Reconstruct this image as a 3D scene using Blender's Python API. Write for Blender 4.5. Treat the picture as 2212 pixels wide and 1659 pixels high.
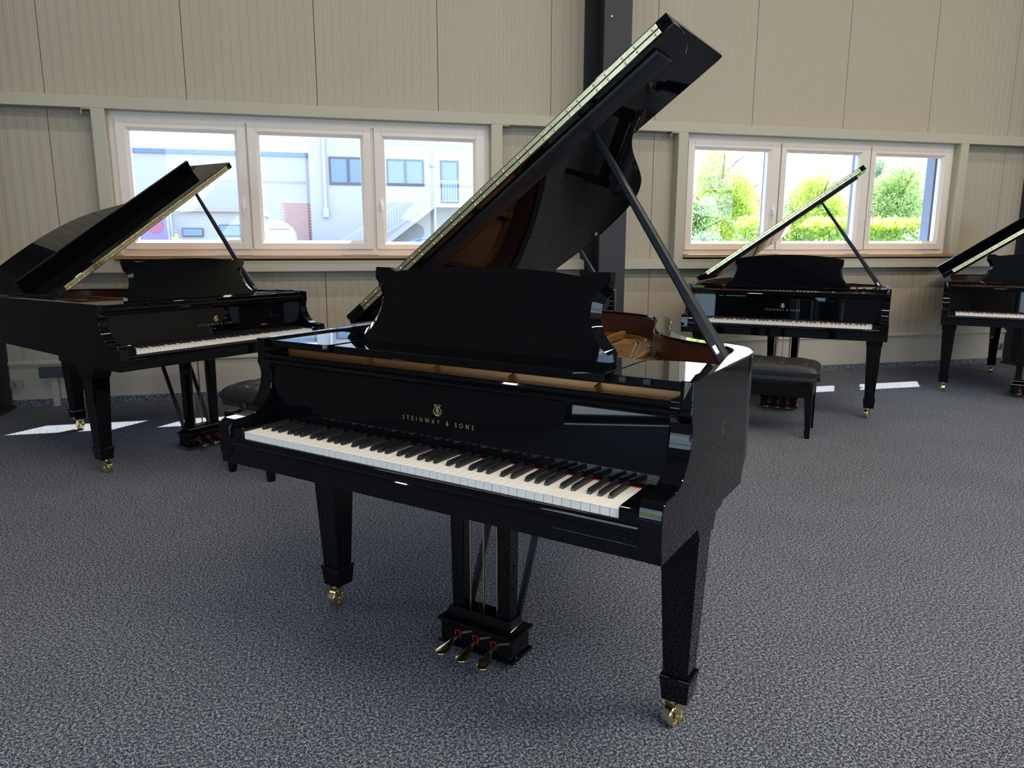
import bpy, bmesh, math, random
import numpy as np
from mathutils import Vector, Matrix

PI = math.pi
scene = bpy.context.scene
for o in list(bpy.data.objects):
    bpy.data.objects.remove(o)
COL = scene.collection

# ------------------------------------------------------------------ camera, world, sun, lamps, exposure
WY = 4.6856                                     # inner face of the front wall
cam_d = bpy.data.cameras.new('camera')
cam_d.sensor_width = 36.0
cam_d.lens = 1582.6437 / 2212 * 36
cam_d.clip_start = 0.05
cam_d.clip_end = 400
cam = bpy.data.objects.new('camera', cam_d)
COL.objects.link(cam)
RR = Vector((0.97053297, -0.24096384, 0.00147653))
UU = Vector((0.04374289, 0.1822028, 0.98228737))
FF = Vector((0.23696479, 0.95327780, -0.18737428))
cam.matrix_world = Matrix(((RR.x, UU.x, -FF.x, -0.14860), (RR.y, UU.y, -FF.y, -1.82345), (RR.z, UU.z, -FF.z, 1.28360), (0, 0, 0, 1)))
scene.camera = cam

scene.view_settings.view_transform = 'Standard'
scene.view_settings.look = 'None'
scene.view_settings.gamma = 1.0
scene.view_settings.use_curve_mapping = False
scene.view_settings.exposure = 0.0
scene.cycles.use_denoising = True
scene.cycles.max_bounces = 10
scene.cycles.diffuse_bounces = 4
scene.cycles.glossy_bounces = 5
scene.cycles.transparent_max_bounces = 12
scene.cycles.transmission_bounces = 6
scene.cycles.sample_clamp_indirect = 6.0
scene.cycles.caustics_reflective = False
scene.cycles.caustics_refractive = False

world = bpy.data.worlds.new('sky')
scene.world = world
world.use_nodes = True
nt = world.node_tree
nt.nodes.clear()
wo = nt.nodes.new('ShaderNodeOutputWorld')
wb = nt.nodes.new('ShaderNodeBackground')
wb.inputs['Strength'].default_value = 6.0
tc = nt.nodes.new('ShaderNodeTexCoord')
mp = nt.nodes.new('ShaderNodeMapping')
mp.inputs['Scale'].default_value = (1.0, 1.0, 2.6)
nz = nt.nodes.new('ShaderNodeTexNoise')
nz.inputs['Scale'].default_value = 2.1
nz.inputs['Detail'].default_value = 7
nz.inputs['Roughness'].default_value = 0.55
cr = nt.nodes.new('ShaderNodeValToRGB')
cr.color_ramp.elements[0].position = 0.45
cr.color_ramp.elements[1].position = 0.74
sp = nt.nodes.new('ShaderNodeSeparateXYZ')
grad = nt.nodes.new('ShaderNodeValToRGB')
e = grad.color_ramp.elements
e[0].position = 0.0
e[0].color = (0.60, 0.78, 1.0, 1)
e[1].position = 0.8
e[1].color = (0.28, 0.48, 0.95, 1)
mx = nt.nodes.new('ShaderNodeMix')
mx.data_type = 'RGBA'
mx.inputs[7].default_value = (1.0, 1.0, 1.0, 1)
L = nt.links.new
L(tc.outputs['Generated'], mp.inputs['Vector'])
L(mp.outputs[0], nz.inputs['Vector'])
L(nz.outputs['Fac'], cr.inputs[0])
L(tc.outputs['Generated'], sp.inputs[0])
L(sp.outputs[2], grad.inputs[0])
L(grad.outputs[0], mx.inputs[6])
L(cr.outputs[0], mx.inputs[0])
L(mx.outputs[2], wb.inputs['Color'])
L(wb.outputs[0], wo.inputs['Surface'])

sun_d = bpy.data.lights.new('sun', 'SUN')
sun_d.energy = 24.0
sun_d.angle = 0.006
sun_d.color = (1.0, 0.95, 0.87)
sun = bpy.data.objects.new('sun', sun_d)
COL.objects.link(sun)
sun.rotation_euler = Vector((-0.39, -0.507, -1.0)).to_track_quat('-Z', 'Y').to_euler()
sun.location = (10, 12, 25)

def area(name, loc, sx, sy, energy, color, direction, portal=False):
    d = bpy.data.lights.new(name, 'AREA')
    d.shape = 'RECTANGLE'
    d.size = sx
    d.size_y = sy
    d.energy = energy
    d.color = color
    o = bpy.data.objects.new(name, d)
    COL.objects.link(o)
    o.location = loc
    o.rotation_euler = Vector(direction).to_track_quat('-Z', 'Y').to_euler()
    if portal:
        d.cycles.is_portal = True
    return o

LAMP_ROWS = [(2.05, 5.75, 45), (-1.8, 5.75, 190), (-5.8, 5.75, 220)]
for ly, lz, pw in LAMP_ROWS:
    for lx in (-2.5, 1.9, 6.3, 10.7) if ly > 0 else (1.9, 6.3):
        area('lamp_light', (lx, ly, lz - 0.03), 4.2, 0.12, pw, (1.0, 0.91, 0.77), (0, 0, -1))
# portals: the openings that let the sky in
area('sky_portal', (-0.25, 4.72, 1.74), 3.0, 1.1, 1, (1, 1, 1), (0, -1, 0), True)
area('sky_portal', (4.6, 4.72, 1.74), 3.0, 1.1, 1, (1, 1, 1), (0, -1, 0), True)
for bx, bl in ((-2.2, 3.4), (2.6, 3.4), (6.5, 2.6), (10.05, 2.9)):
    area('sky_portal', (bx, -8.45, 2.2), bl, 3.2, 1, (1, 1, 1), (0, 1, 0), True)
area('sky_portal', (-4.88, -4.02, 1.65), 4.5, 3.3, 1, (1, 1, 1), (1, 0, 0), True)

# ------------------------------------------------------------------ materials
MATS = {}

def principled(name, color, rough=0.5, metal=0.0, spec=0.5, coat=0.0, bump=None):
    m = bpy.data.materials.new(name)
    m.use_nodes = True
    n = m.node_tree
    b = n.nodes['Principled BSDF']
    b.inputs['Base Color'].default_value = (*color, 1)
    b.inputs['Roughness'].default_value = rough
    b.inputs['Metallic'].default_value = metal
    b.inputs['Specular IOR Level'].default_value = spec
    if coat:
        b.inputs['Coat Weight'].default_value = coat
        b.inputs['Coat Roughness'].default_value = 0.03
    if bump:
        scale, strength, dist = bump
        t = n.nodes.new('ShaderNodeTexCoord')
        z = n.nodes.new('ShaderNodeTexNoise')
        z.inputs['Scale'].default_value = scale
        z.inputs['Detail'].default_value = 3
        u = n.nodes.new('ShaderNodeBump')
        u.inputs['Strength'].default_value = strength
        u.inputs['Distance'].default_value = dist
        n.links.new(t.outputs['Object'], z.inputs['Vector'])
        n.links.new(z.outputs['Fac'], u.inputs['Height'])
        n.links.new(u.outputs[0], b.inputs['Normal'])
    MATS[name] = m
    return m

def noise_color(m, c1, c2, scale, detail=4, lo=0.35, hi=0.65, stretch=(1, 1, 1), rough=0.6, coord='Object'):
    n = m.node_tree
    b = n.nodes['Principled BSDF']
    t = n.nodes.new('ShaderNodeTexCoord')
    p = n.nodes.new('ShaderNodeMapping')
    p.inputs['Scale'].default_value = stretch
    z = n.nodes.new('ShaderNodeTexNoise')
    z.inputs['Scale'].default_value = scale
    z.inputs['Detail'].default_value = detail
    z.inputs['Roughness'].default_value = rough
    r = n.nodes.new('ShaderNodeValToRGB')
    r.color_ramp.elements[0].position = lo
    r.color_ramp.elements[1].position = hi
    r.color_ramp.elements[0].color = (*c1, 1)
    r.color_ramp.elements[1].color = (*c2, 1)
    n.links.new(t.outputs[coord], p.inputs['Vector'])
    n.links.new(p.outputs[0], z.inputs['Vector'])
    n.links.new(z.outputs['Fac'], r.inputs[0])
    n.links.new(r.outputs[0], b.inputs['Base Color'])
    return m

lacquer = principled('black_lacquer', (0.0014, 0.0018, 0.0026), 0.018, 0, 0.34)
satin = principled('satin_black', (0.008, 0.010, 0.014), 0.34, 0, 0.32)
brass = principled('polished_brass', (0.80, 0.68, 0.40), 0.20, 1.0)
brass_soft = principled('hinge_brass', (0.80, 0.71, 0.44), 0.28, 1.0, bump=(60, 0.12, 0.002))
gold = principled('gilded_iron', (0.27, 0.125, 0.034), 0.42, 0.45)
gold_pale = principled('gold_inlay', (0.75, 0.62, 0.36), 0.30, 0.9)  # paler gold, shared by lettering, emblem and plate relief
grey_inlay = principled('etched_inlay', (0.10, 0.10, 0.10), 0.35, 0.6)
mahog = principled('mahogany_veneer', (0.12, 0.035, 0.018), 0.28, 0, 0.4)
noise_color(mahog, (0.048, 0.017, 0.011), (0.082, 0.030, 0.019), 5, 5, 0.3, 0.7, (1, 1, 14))
spruce = principled('soundboard_spruce', (0.30, 0.16, 0.08), 0.35)
ivory = principled('white_key_resin', (0.80, 0.765, 0.715), 0.22, 0, 0.5)
keydark = principled('black_key_resin', (0.008, 0.009, 0.011), 0.30, 0, 0.5)
red_felt = principled('red_felt', (0.42, 0.012, 0.02), 0.9, 0, 0.1)
copper = principled('string_copper', (0.55, 0.25, 0.12), 0.35, 1.0)
steel = principled('steel', (0.55, 0.56, 0.58), 0.3, 1.0)
leather = principled('black_leather', (0.016, 0.016, 0.019), 0.42, 0, 0.5, bump=(260, 0.15, 0.002))
wallmat = principled('coated_sheet_grey_white', (0.415, 0.365, 0.285), 0.55, 0, 0.3)
greywall = principled('grey_plaster', (0.15, 0.155, 0.165), 0.7, 0, 0.2)
railmat = principled('painted_rail', (0.46, 0.425, 0.34), 0.5, 0, 0.3)
coremat = principled('panel_joint', (0.10, 0.095, 0.085), 0.9)
plinthm = principled('plinth_paint', (0.42, 0.375, 0.31), 0.7, 0, 0.2)
beammat = principled('anthracite_steel', (0.022, 0.022, 0.026), 0.55, 0, 0.4)
pvc = principled('white_pvc', (0.74, 0.665, 0.60), 0.35, 0, 0.5)
shutterm = principled('grey_aluminium', (0.16, 0.20, 0.27), 0.5, 0.2)
oak = principled('oak_sill', (0.42, 0.24, 0.11), 0.35)
noise_color(oak, (0.33, 0.18, 0.08), (0.46, 0.28, 0.14), 6, 5, 0.3, 0.7, (1, 12, 12))
handlem = principled('white_handle', (0.75, 0.74, 0.74), 0.25)
ceilm = principled('ceiling_paint', (0.30, 0.29, 0.27), 0.8)
socketm = principled('socket_plastic', (0.03, 0.032, 0.036), 0.4)
zinc = principled('galvanised_zinc', (0.42, 0.42, 0.41), 0.4, 0.8)
paper = principled('pink_paper', (0.72, 0.38, 0.33), 0.7)

# carpet: salt-and-pepper loop pile
carpet = principled('loop_carpet', (0.08, 0.085, 0.10), 0.95, 0, 0.1)
n = carpet.node_tree
b = n.nodes['Principled BSDF']
t = n.nodes.new('ShaderNodeTexCoord')
z1 = n.nodes.new('ShaderNodeTexNoise')
z1.inputs['Scale'].default_value = 330
z1.inputs['Detail'].default_value = 1.0
z1.inputs['Roughness'].default_value = 0.6
z3 = n.nodes.new('ShaderNodeTexNoise')
z3.inputs['Scale'].default_value = 120
z3.inputs['Detail'].default_value = 2.0
zm = n.nodes.new('ShaderNodeMix')
zm.inputs[0].default_value = 0.42
n.links.new(t.outputs['Object'], z3.inputs['Vector'])
n.links.new(z1.outputs['Fac'], zm.inputs[2])
n.links.new(z3.outputs['Fac'], zm.inputs[3])
r1 = n.nodes.new('ShaderNodeValToRGB')
r1.color_ramp.elements[0].position = 0.42
r1.color_ramp.elements[0].color = (0.018, 0.022, 0.034, 1)
r1.color_ramp.elements[1].position = 0.60
r1.color_ramp.elements[1].color = (0.40, 0.425, 0.475, 1)
em = r1.color_ramp.elements.new(0.51)
em.color = (0.070, 0.078, 0.100, 1)
z2 = n.nodes.new('ShaderNodeTexNoise')
z2.inputs['Scale'].default_value = 2.3
z2.inputs['Detail'].default_value = 5
mxx = n.nodes.new('ShaderNodeMix')
mxx.data_type = 'RGBA'
mxx.blend_type = 'MULTIPLY'
mxx.inputs[0].default_value = 1.0
r2 = n.nodes.new('ShaderNodeValToRGB')
r2.color_ramp.elements[0].color = (0.80, 0.80, 0.82, 1)
r2.color_ramp.elements[1].color = (1.12, 1.11, 1.10, 1)
bp_ = n.nodes.new('ShaderNodeBump')
bp_.inputs['Strength'].default_value = 0.15
bp_.inputs['Distance'].default_value = 0.004
n.links.new(t.outputs['Object'], z1.inputs['Vector'])
n.links.new(t.outputs['Object'], z2.inputs['Vector'])
n.links.new(zm.outputs[0], r1.inputs[0])
n.links.new(z2.outputs['Fac'], r2.inputs[0])
n.links.new(r1.outputs[0], mxx.inputs[6])
n.links.new(r2.outputs[0], mxx.inputs[7])
n.links.new(mxx.outputs[2], b.inputs['Base Color'])
n.links.new(z1.outputs['Fac'], bp_.inputs['Height'])
n.links.new(bp_.outputs[0], b.inputs['Normal'])

# thin window glass: lets light pass, mirrors a little
glass = bpy.data.materials.new('window_glass')
glass.use_nodes = True
n = glass.node_tree
n.nodes.clear()
go = n.nodes.new('ShaderNodeOutputMaterial')
gt = n.nodes.new('ShaderNodeBsdfTransparent')
gt.inputs[0].default_value = (0.95, 0.975, 0.985, 1)
gg = n.nodes.new('ShaderNodeBsdfGlossy')
gg.inputs['Roughness'].default_value = 0.0
gl = n.nodes.new('ShaderNodeLayerWeight')
gp = n.nodes.new('ShaderNodeMath')
gp.operation = 'POWER'
gp.inputs[1].default_value = 5.0
gf = n.nodes.new('ShaderNodeMath')                 # Schlick's approximation of the Fresnel term
gf.operation = 'MULTIPLY_ADD'
gf.inputs[1].default_value = 0.96
gf.inputs[2].default_value = 0.04
n.links.new(gl.outputs['Facing'], gp.inputs[0])
n.links.new(gp.outputs[0], gf.inputs[0])
gm = n.nodes.new('ShaderNodeMixShader')
n.links.new(gf.outputs[0], gm.inputs[0])
n.links.new(gt.outputs[0], gm.inputs[1])
n.links.new(gg.outputs[0], gm.inputs[2])
n.links.new(gm.outputs[0], go.inputs['Surface'])

def leafmat(name, c1, c2, tr=0.5):
    m = bpy.data.materials.new(name)
    m.use_nodes = True
    n = m.node_tree
    n.nodes.clear()
    o = n.nodes.new('ShaderNodeOutputMaterial')
    d = n.nodes.new('ShaderNodeBsdfDiffuse')
    q = n.nodes.new('ShaderNodeBsdfTranslucent')
    x = n.nodes.new('ShaderNodeMixShader')
    x.inputs[0].default_value = tr
    t = n.nodes.new('ShaderNodeTexCoord')
    z = n.nodes.new('ShaderNodeTexNoise')
    z.inputs['Scale'].default_value = 3.5
    z.inputs['Detail'].default_value = 6
    r = n.nodes.new('ShaderNodeValToRGB')
    r.color_ramp.elements[0].position = 0.35
    r.color_ramp.elements[1].position = 0.65
    r.color_ramp.elements[0].color = (*c1, 1)
    r.color_ramp.elements[1].color = (*c2, 1)
    n.links.new(t.outputs['Object'], z.inputs['Vector'])
    n.links.new(z.outputs['Fac'], r.inputs[0])
    n.links.new(r.outputs[0], d.inputs[0])
    n.links.new(r.outputs[0], q.inputs[0])
    n.links.new(d.outputs[0], x.inputs[1])
    n.links.new(q.outputs[0], x.inputs[2])
    n.links.new(x.outputs[0], o.inputs['Surface'])
    return m

leaf_green = leafmat('leaf_green', (0.27, 0.40, 0.17), (0.50, 0.62, 0.26))
leaf_yellow = leafmat('leaf_yellow_green', (0.46, 0.56, 0.15), (0.76, 0.82, 0.26))
leaf_red = leafmat('leaf_reddish', (0.56, 0.42, 0.28), (0.70, 0.60, 0.36))
leaf_dark = leafmat('leaf_blue_green', (0.22, 0.35, 0.22), (0.40, 0.54, 0.34))
bark = principled('bark', (0.16, 0.12, 0.08), 0.9)
lawn = principled('lawn', (0.30, 0.42, 0.10), 0.95)
noise_color(lawn, (0.22, 0.34, 0.08), (0.42, 0.50, 0.14), 3, 6)
asphalt = principled('asphalt', (0.20, 0.20, 0.21), 0.9)
noise_color(asphalt, (0.16, 0.16, 0.17), (0.26, 0.26, 0.26), 8, 6)
render_w = principled('render_white', (0.42, 0.395, 0.375), 0.85)
render_b = principled('render_bluish', (0.37, 0.355, 0.345), 0.85)
darkframe = principled('window_frame_grey', (0.085, 0.085, 0.09), 0.5)
skyglass = principled('facade_glass', (0.17, 0.23, 0.33), 0.35, 0, 0.3)
coping = principled('dark_coping', (0.10, 0.15, 0.25), 0.5)
mortar = principled('mortar', (0.52, 0.44, 0.40), 0.9)
brickm = principled('red_brick', (0.40, 0.17, 0.13), 0.85)
railg = principled('galvanised_railing', (0.45, 0.52, 0.60), 0.5, 0.3)
vanm = principled('van_paint', (0.48, 0.58, 0.64), 0.35)
carblue = principled('car_paint_blue', (0.04, 0.12, 0.50), 0.2, 0, 0.6)
purple = principled('purple_banner', (0.22, 0.17, 0.30), 0.7)
redp = principled('red_print', (0.34, 0.10, 0.16), 0.7)
rooft = principled('roof_sheet', (0.36, 0.30, 0.28), 0.8)

# ------------------------------------------------------------------ mesh helpers
class MB:
    """collects faces; build() links them as ONE mesh object"""
    def __init__(s):
        s.v = []
        s.f = []
    def add(s, vs, fs):
        k = len(s.v)
        s.v += [tuple(p) for p in vs]
        s.f += [tuple(i + k for i in f) for f in fs]
        return s
    def box(s, x0, x1, y0, y1, z0, z1):
        if x0 > x1: x0, x1 = x1, x0
        if y0 > y1: y0, y1 = y1, y0
        if z0 > z1: z0, z1 = z1, z0
        return s.add([(x0, y0, z0), (x1, y0, z0), (x1, y1, z0), (x0, y1, z0), (x0, y0, z1), (x1, y0, z1), (x1, y1, z1), (x0, y1, z1)],
                     [(0, 3, 2, 1), (4, 5, 6, 7), (0, 1, 5, 4), (1, 2, 6, 5), (2, 3, 7, 6), (3, 0, 4, 7)])
    def frustum(s, b, t):
        """b, t = (x0,x1,y0,y1,z)"""
        p = []
        for (x0, x1, y0, y1, z) in (b, t):
            p += [(x0, y0, z), (x1, y0, z), (x1, y1, z), (x0, y1, z)]
        return s.add(p, [(0, 3, 2, 1), (4, 5, 6, 7), (0, 1, 5, 4), (1, 2, 6, 5), (2, 3, 7, 6), (3, 0, 4, 7)])
    def prism(s, poly, axis, a, b_):
        """poly: 2D points; axis 'x' -> (y,z), 'y' -> (x,z), 'z' -> (x,y)"""
        def P(q, w):
            return {'x': (w, q[0], q[1]), 'y': (q[0], w, q[1]), 'z': (q[0], q[1], w)}[axis]
        N = len(poly)
        vs = [P(q, a) for q in poly] + [P(q, b_) for q in poly]
        fs = [tuple(range(N)), tuple(range(2 * N - 1, N - 1, -1))]
        for i in range(N):
            j = (i + 1) % N
            fs.append((i, i + N, j + N, j))
        return s.add(vs, fs)
    def loft(s, rings, cap=True):
        N = len(rings[0])
        vs = [p for r in rings for p in r]
        fs = []
        for k in range(len(rings) - 1):
            for i in range(N):
                j = (i + 1) % N
                fs.append((k * N + i, k * N + j, (k + 1) * N + j, (k + 1) * N + i))
        if cap:
            fs.append(tuple(range(N - 1, -1, -1)))
            fs.append(tuple(range((len(rings) - 1) * N, len(rings) * N)))
        return s.add(vs, fs)
    def tube(s, pts, r, n=8, cap=True):
        pts = [Vector(p) for p in pts]
        rr = r if isinstance(r, (list, tuple)) else [r] * len(pts)
        rings = []
        ref = None
        for i, p in enumerate(pts):
            d = (pts[min(i + 1, len(pts) - 1)] - pts[max(i - 1, 0)]).normalized()
            if ref is None:
                ref = Vector((0, 0, 1)) if abs(d.z) < 0.9 else Vector((1, 0, 0))
            a = d.cross(ref).normalized()
            bb = d.cross(a).normalized()
            ref = bb.cross(d) * -1 if False else ref
            rings.append([tuple(p + a * math.cos(2 * PI * k / n) * rr[i] + bb * math.sin(2 * PI * k / n) * rr[i]) for k in range(n)])
        return s.loft(rings, cap)
    def bar(s, p, q, w, h, up=(0, 0, 1)):
        """rectangular bar from p to q"""
        p = Vector(p); q = Vector(q)
        d = (q - p).normalized()
        a = d.cross(Vector(up)).normalized() * (w / 2)
        c = a.cross(d).normalized() * (h / 2)
        return s.loft([[tuple(k + a + c), tuple(k - a + c), tuple(k - a - c), tuple(k + a - c)] for k in (p, q)])
    def mesh(s, name, mat, bevel=0, seg=2, smooth=None, keep=None, weld=False):
        bm = bmesh.new()
        vs = [bm.verts.new(p) for p in s.v]
        for f in s.f:
            try:
                bm.faces.new([vs[i] for i in f])
            except ValueError:
                pass
        if weld:
            bmesh.ops.remove_doubles(bm, verts=bm.verts, dist=1e-6)
        bmesh.ops.recalc_face_normals(bm, faces=bm.faces)
        if bevel:
            ed = [e_ for e_ in bm.edges if len(e_.link_faces) == 2 and e_.calc_face_angle(0) > math.radians(40) and not (keep and all(keep(v_.co) for v_ in e_.verts))]
            bmesh.ops.bevel(bm, geom=ed, offset=bevel, segments=seg, affect='EDGES', profile=0.5, clamp_overlap=True)
        m = bpy.data.meshes.new(name)
        bm.to_mesh(m)
        bm.free()
        m.materials.append(mat)
        if smooth is not None:
            m.polygons.foreach_set('use_smooth', [True] * len(m.polygons))
            m.set_sharp_from_angle(angle=math.radians(smooth))
        return m
    def build(s, name, mat, parent=None, **k):
        return link(name, s.mesh(name, mat, **k), parent)

def link(name, mesh, parent=None, loc=None, rot=None):
    o = bpy.data.objects.new(name, mesh)
    COL.objects.link(o)
    if parent is not None:
        o.parent = parent
    if loc is not None:
        o.location = loc
    if rot is not None:
        o.rotation_euler = rot
    return o

def tag(o, label=None, cat=None, group=None, kind=None):
    if label: o['label'] = label
    if cat: o['category'] = cat
    if group: o['group'] = group
    if kind: o['kind'] = kind
    return o

def thing(name, label, cat, loc=(0, 0, 0), rz=0.0, group=None):
    o = bpy.data.objects.new(name, None)
    o.empty_display_size = 0.2
    COL.objects.link(o)
    o.location = loc
    o.rotation_euler = (0, 0, rz)
    return tag(o, label, cat, group)

def struct(o):
    o['kind'] = 'structure'
    return o

def textmesh(name, body, width, height, mat, spacing=1.9, thick=0.0006):
    c = bpy.data.curves.new(name, 'FONT')
    c.body = body
    c.space_character = spacing
    c.align_x = 'CENTER'
    c.offset = -0.011
    o = bpy.data.objects.new(name, c)
    COL.objects.link(o)
    dg = bpy.context.evaluated_depsgraph_get()
    m = bpy.data.meshes.new_from_object(o.evaluated_get(dg))
    bpy.data.objects.remove(o)
    xs = [v.co.x for v in m.vertices]
    ys = [v.co.y for v in m.vertices]
    sx = width / (max(xs) - min(xs))
    sy = height / (max(ys) - min(ys))
    cx = (max(xs) + min(xs)) / 2
    y0 = min(ys)
    for v in m.vertices:
        v.co = ((v.co.x - cx) * sx, 0, (v.co.y - y0) * sy)
    m.materials.clear()
    m.materials.append(mat)
    m.name = name
    return m

def catmull(pts, k):
    out = []
    N = len(pts)
    for i in range(N - 1):
        p0, p1, p2, p3 = pts[max(i - 1, 0)], pts[i], pts[i + 1], pts[min(i + 2, N - 1)]
        for j in range(k):
            t_ = j / k
            out.append(tuple(0.5 * ((2 * p1[a]) + (-p0[a] + p2[a]) * t_ + (2 * p0[a] - 5 * p1[a] + 4 * p2[a] - p3[a]) * t_ ** 2 + (-p0[a] + 3 * p1[a] - 3 * p2[a] + p3[a]) * t_ ** 3) for a in range(2)))
    out.append(pts[-1])
    return out

def offset_path(path, d):
    """shift an open path sideways to its left"""
    out = []
    N = len(path)
    for i, p in enumerate(path):
        a = Vector(path[max(i - 1, 0)])
        c = Vector(path[min(i + 1, N - 1)])
        t_ = (c - a).normalized()
        nn = Vector((-t_.y, t_.x))
        out.append((p[0] + nn.x * d, p[1] + nn.y * d))
    return out

# ------------------------------------------------------------------ the room
X0, X1, YB, ZC = -4.9, 12.3, -8.5, 6.1
f = MB()
f.add([(X0, YB, 0), (X1, YB, 0), (X1, WY + 0.1, 0), (X0, WY + 0.1, 0), (X0, YB, -0.1), (X1, YB, -0.1), (X1, WY + 0.1, -0.1), (X0, WY + 0.1, -0.1)],
      [(0, 1, 2, 3), (7, 6, 5, 4), (0, 4, 5, 1), (1, 5, 6, 2), (2, 6, 7, 3), (3, 7, 4, 0)])
struct(f.build('floor', carpet))
struct(MB().box(X0, X1, YB, WY + 0.2, ZC, ZC + 0.2).build('ceiling', ceilm))
# left wall with a wide glazed gate down to the floor
GY0, GY1, GZ = -6.3, -1.75, 3.3
wl_ = MB()
wl_.box(X0 - 0.2, X0, YB, GY0, 0, ZC)
wl_.box(X0 - 0.2, X0, GY1, WY + 0.2, 0, ZC)
wl_.box(X0 - 0.2, X0, GY0, GY1, GZ, ZC)
struct(wl_.build('wall_left', greywall))
w = MB()
for q in (GY0, -4.82, -3.30, GY1 - 0.09):
    w.box(X0 - 0.13, X0 - 0.05, q, q + 0.09, 0.0, GZ)
for q in (0.0, 2.25, GZ - 0.09):
    for (g0, g1) in ((GY0 + 0.09, -4.82), (-4.73, -3.30), (-3.21, GY1 - 0.09)):
        w.box(X0 - 0.13, X0 - 0.05, g0, g1, q, q + 0.09)
gate = struct(w.build('door_1', beammat, bevel=0.004))
MB().box(X0 - 0.095, X0 - 0.09, GY0 + 0.04, GY1 - 0.04, 0.04, GZ - 0.04).build('glass_pane', glass, gate)
struct(MB().box(X1, X1 + 0.2, YB, WY + 0.2, 0, ZC).build('wall_right', wallmat))
# back wall, four tall glazed openings
bw = MB()
OPEN_B = [(-3.9, -0.5), (0.9, 4.3), (5.2, 7.8), (8.6, 11.5)]
bw.box(X0, X1, YB - 0.2, YB, 0, 0.6)
bw.box(X0, X1, YB - 0.2, YB, 3.8, ZC)
xs = [X0] + [q for w_ in OPEN_B for q in w_] + [X1]
for i in range(0, len(xs), 2):
    bw.box(xs[i], xs[i + 1], YB - 0.2, YB, 0.6, 3.8)
struct(bw.build('wall_back', wallmat))
for i, (a, c) in enumerate(OPEN_B):
    w = MB()
    for (p, q) in ((a, a + 0.08), (c - 0.08, c), ((a + c) / 2 - 0.05, (a + c) / 2 + 0.05)):
        w.box(p, q, YB - 0.14, YB - 0.06, 0.6, 3.8)
    for (g0, g1) in ((a + 0.08, (a + c) / 2 - 0.05), ((a + c) / 2 + 0.05, c - 0.08)):
        for q in (0.6, 2.75, 3.72):
            w.box(g0, g1, YB - 0.14, YB - 0.06, q, q + 0.08)
    wf = struct(w.build('window_%d' % (i + 3), beammat, bevel=0.004))
    MB().box(a + 0.04, c - 0.04, YB - 0.105, YB - 0.10, 0.64, 3.76).build('glass_pane', glass, wf)

# front wall: core with the two window openings
WIN = [(-1.74, 1.257, 1.193, 2.292), (3.100, 6.110, 1.193, 2.292)]
core = MB()
CY0, CY1 = WY + 0.036, WY + 0.105
core.box(X0, X1, CY0, CY1, 0, 1.193)
core.box(X0, X1, CY0, CY1, 2.292, ZC)
core.box(X0, -1.74, CY0, CY1, 1.193, 2.292)
core.box(1.257, 3.10, CY0, CY1, 1.193, 2.292)
core.box(6.11, X1, CY0, CY1, 1.193, 2.292)
wall_front = struct(core.build('wall_front', coremat))

PITCH = 0.9945
PX0 = -0.172
rib = PITCH / 14
PCACHE = {}

def panel(x0, x1, z0, z1, k):
    """one profiled sheet-metal panel between x0 and x1 of panel column k"""
    base = PX0 + k * PITCH
    key = (round(x0 - base, 3), round(x1 - base, 3), z0, z1)
    if key not in PCACHE:
        prof = [(x0 - base, 0.0)]
        for j in range(14):
            a = j * rib
            for (q, d) in ((a + 0.030, 0.0), (a + 0.0335, 0.0022), (a + 0.0675, 0.0022), (a + rib, 0.0)):
                if x0 - base + 1e-4 < q < x1 - base - 1e-4:
                    prof.append((q, d))
        prof.append((x1 - base, 0.0))
        m = MB()
        N = len(prof)
        vs = [(q, WY + d, z0) for q, d in prof] + [(q, WY + d, z1) for q, d in prof] + [(prof[0][0], WY + 0.034, z0), (prof[-1][0], WY + 0.034, z0), (prof[0][0], WY + 0.034, z1), (prof[-1][0], WY + 0.034, z1)]
        fs = [(i, i + 1, i + 1 + N, i + N) for i in range(N - 1)]
        fs += [(0, N, 2 * N + 2, 2 * N), (N - 1, 2 * N + 1, 2 * N + 3, 2 * N - 1)]
        fs += [tuple(range(0, N)) + (2 * N + 1, 2 * N), tuple(range(N, 2 * N)) + (2 * N + 3, 2 * N + 2)]
        m.add(vs, fs)
        PCACHE[key] = m.mesh('wall_panel', wallmat)
    return link('wall_panel', PCACHE[key], wall_front, loc=(base, 0, 0))

gap = 0.0022
for k in range(-7, 12):
    a = PX0 + k * PITCH + gap
    c = PX0 + (k + 1) * PITCH - gap
    a, c = max(a, X0), min(c, X1)
    if c - a < 0.05:
        continue
    panel(a, c, 2.33, ZC, k)
    panel(a, c, 0.345, 1.12, k)
    for (p, q) in ((X0, -1.80), (1.30, 3.05), (6.17, X1)):
        u, v = max(a, p), min(c, q)
        if v - u > 0.05:
            panel(u, v, 1.10, 2.33, k)

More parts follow.
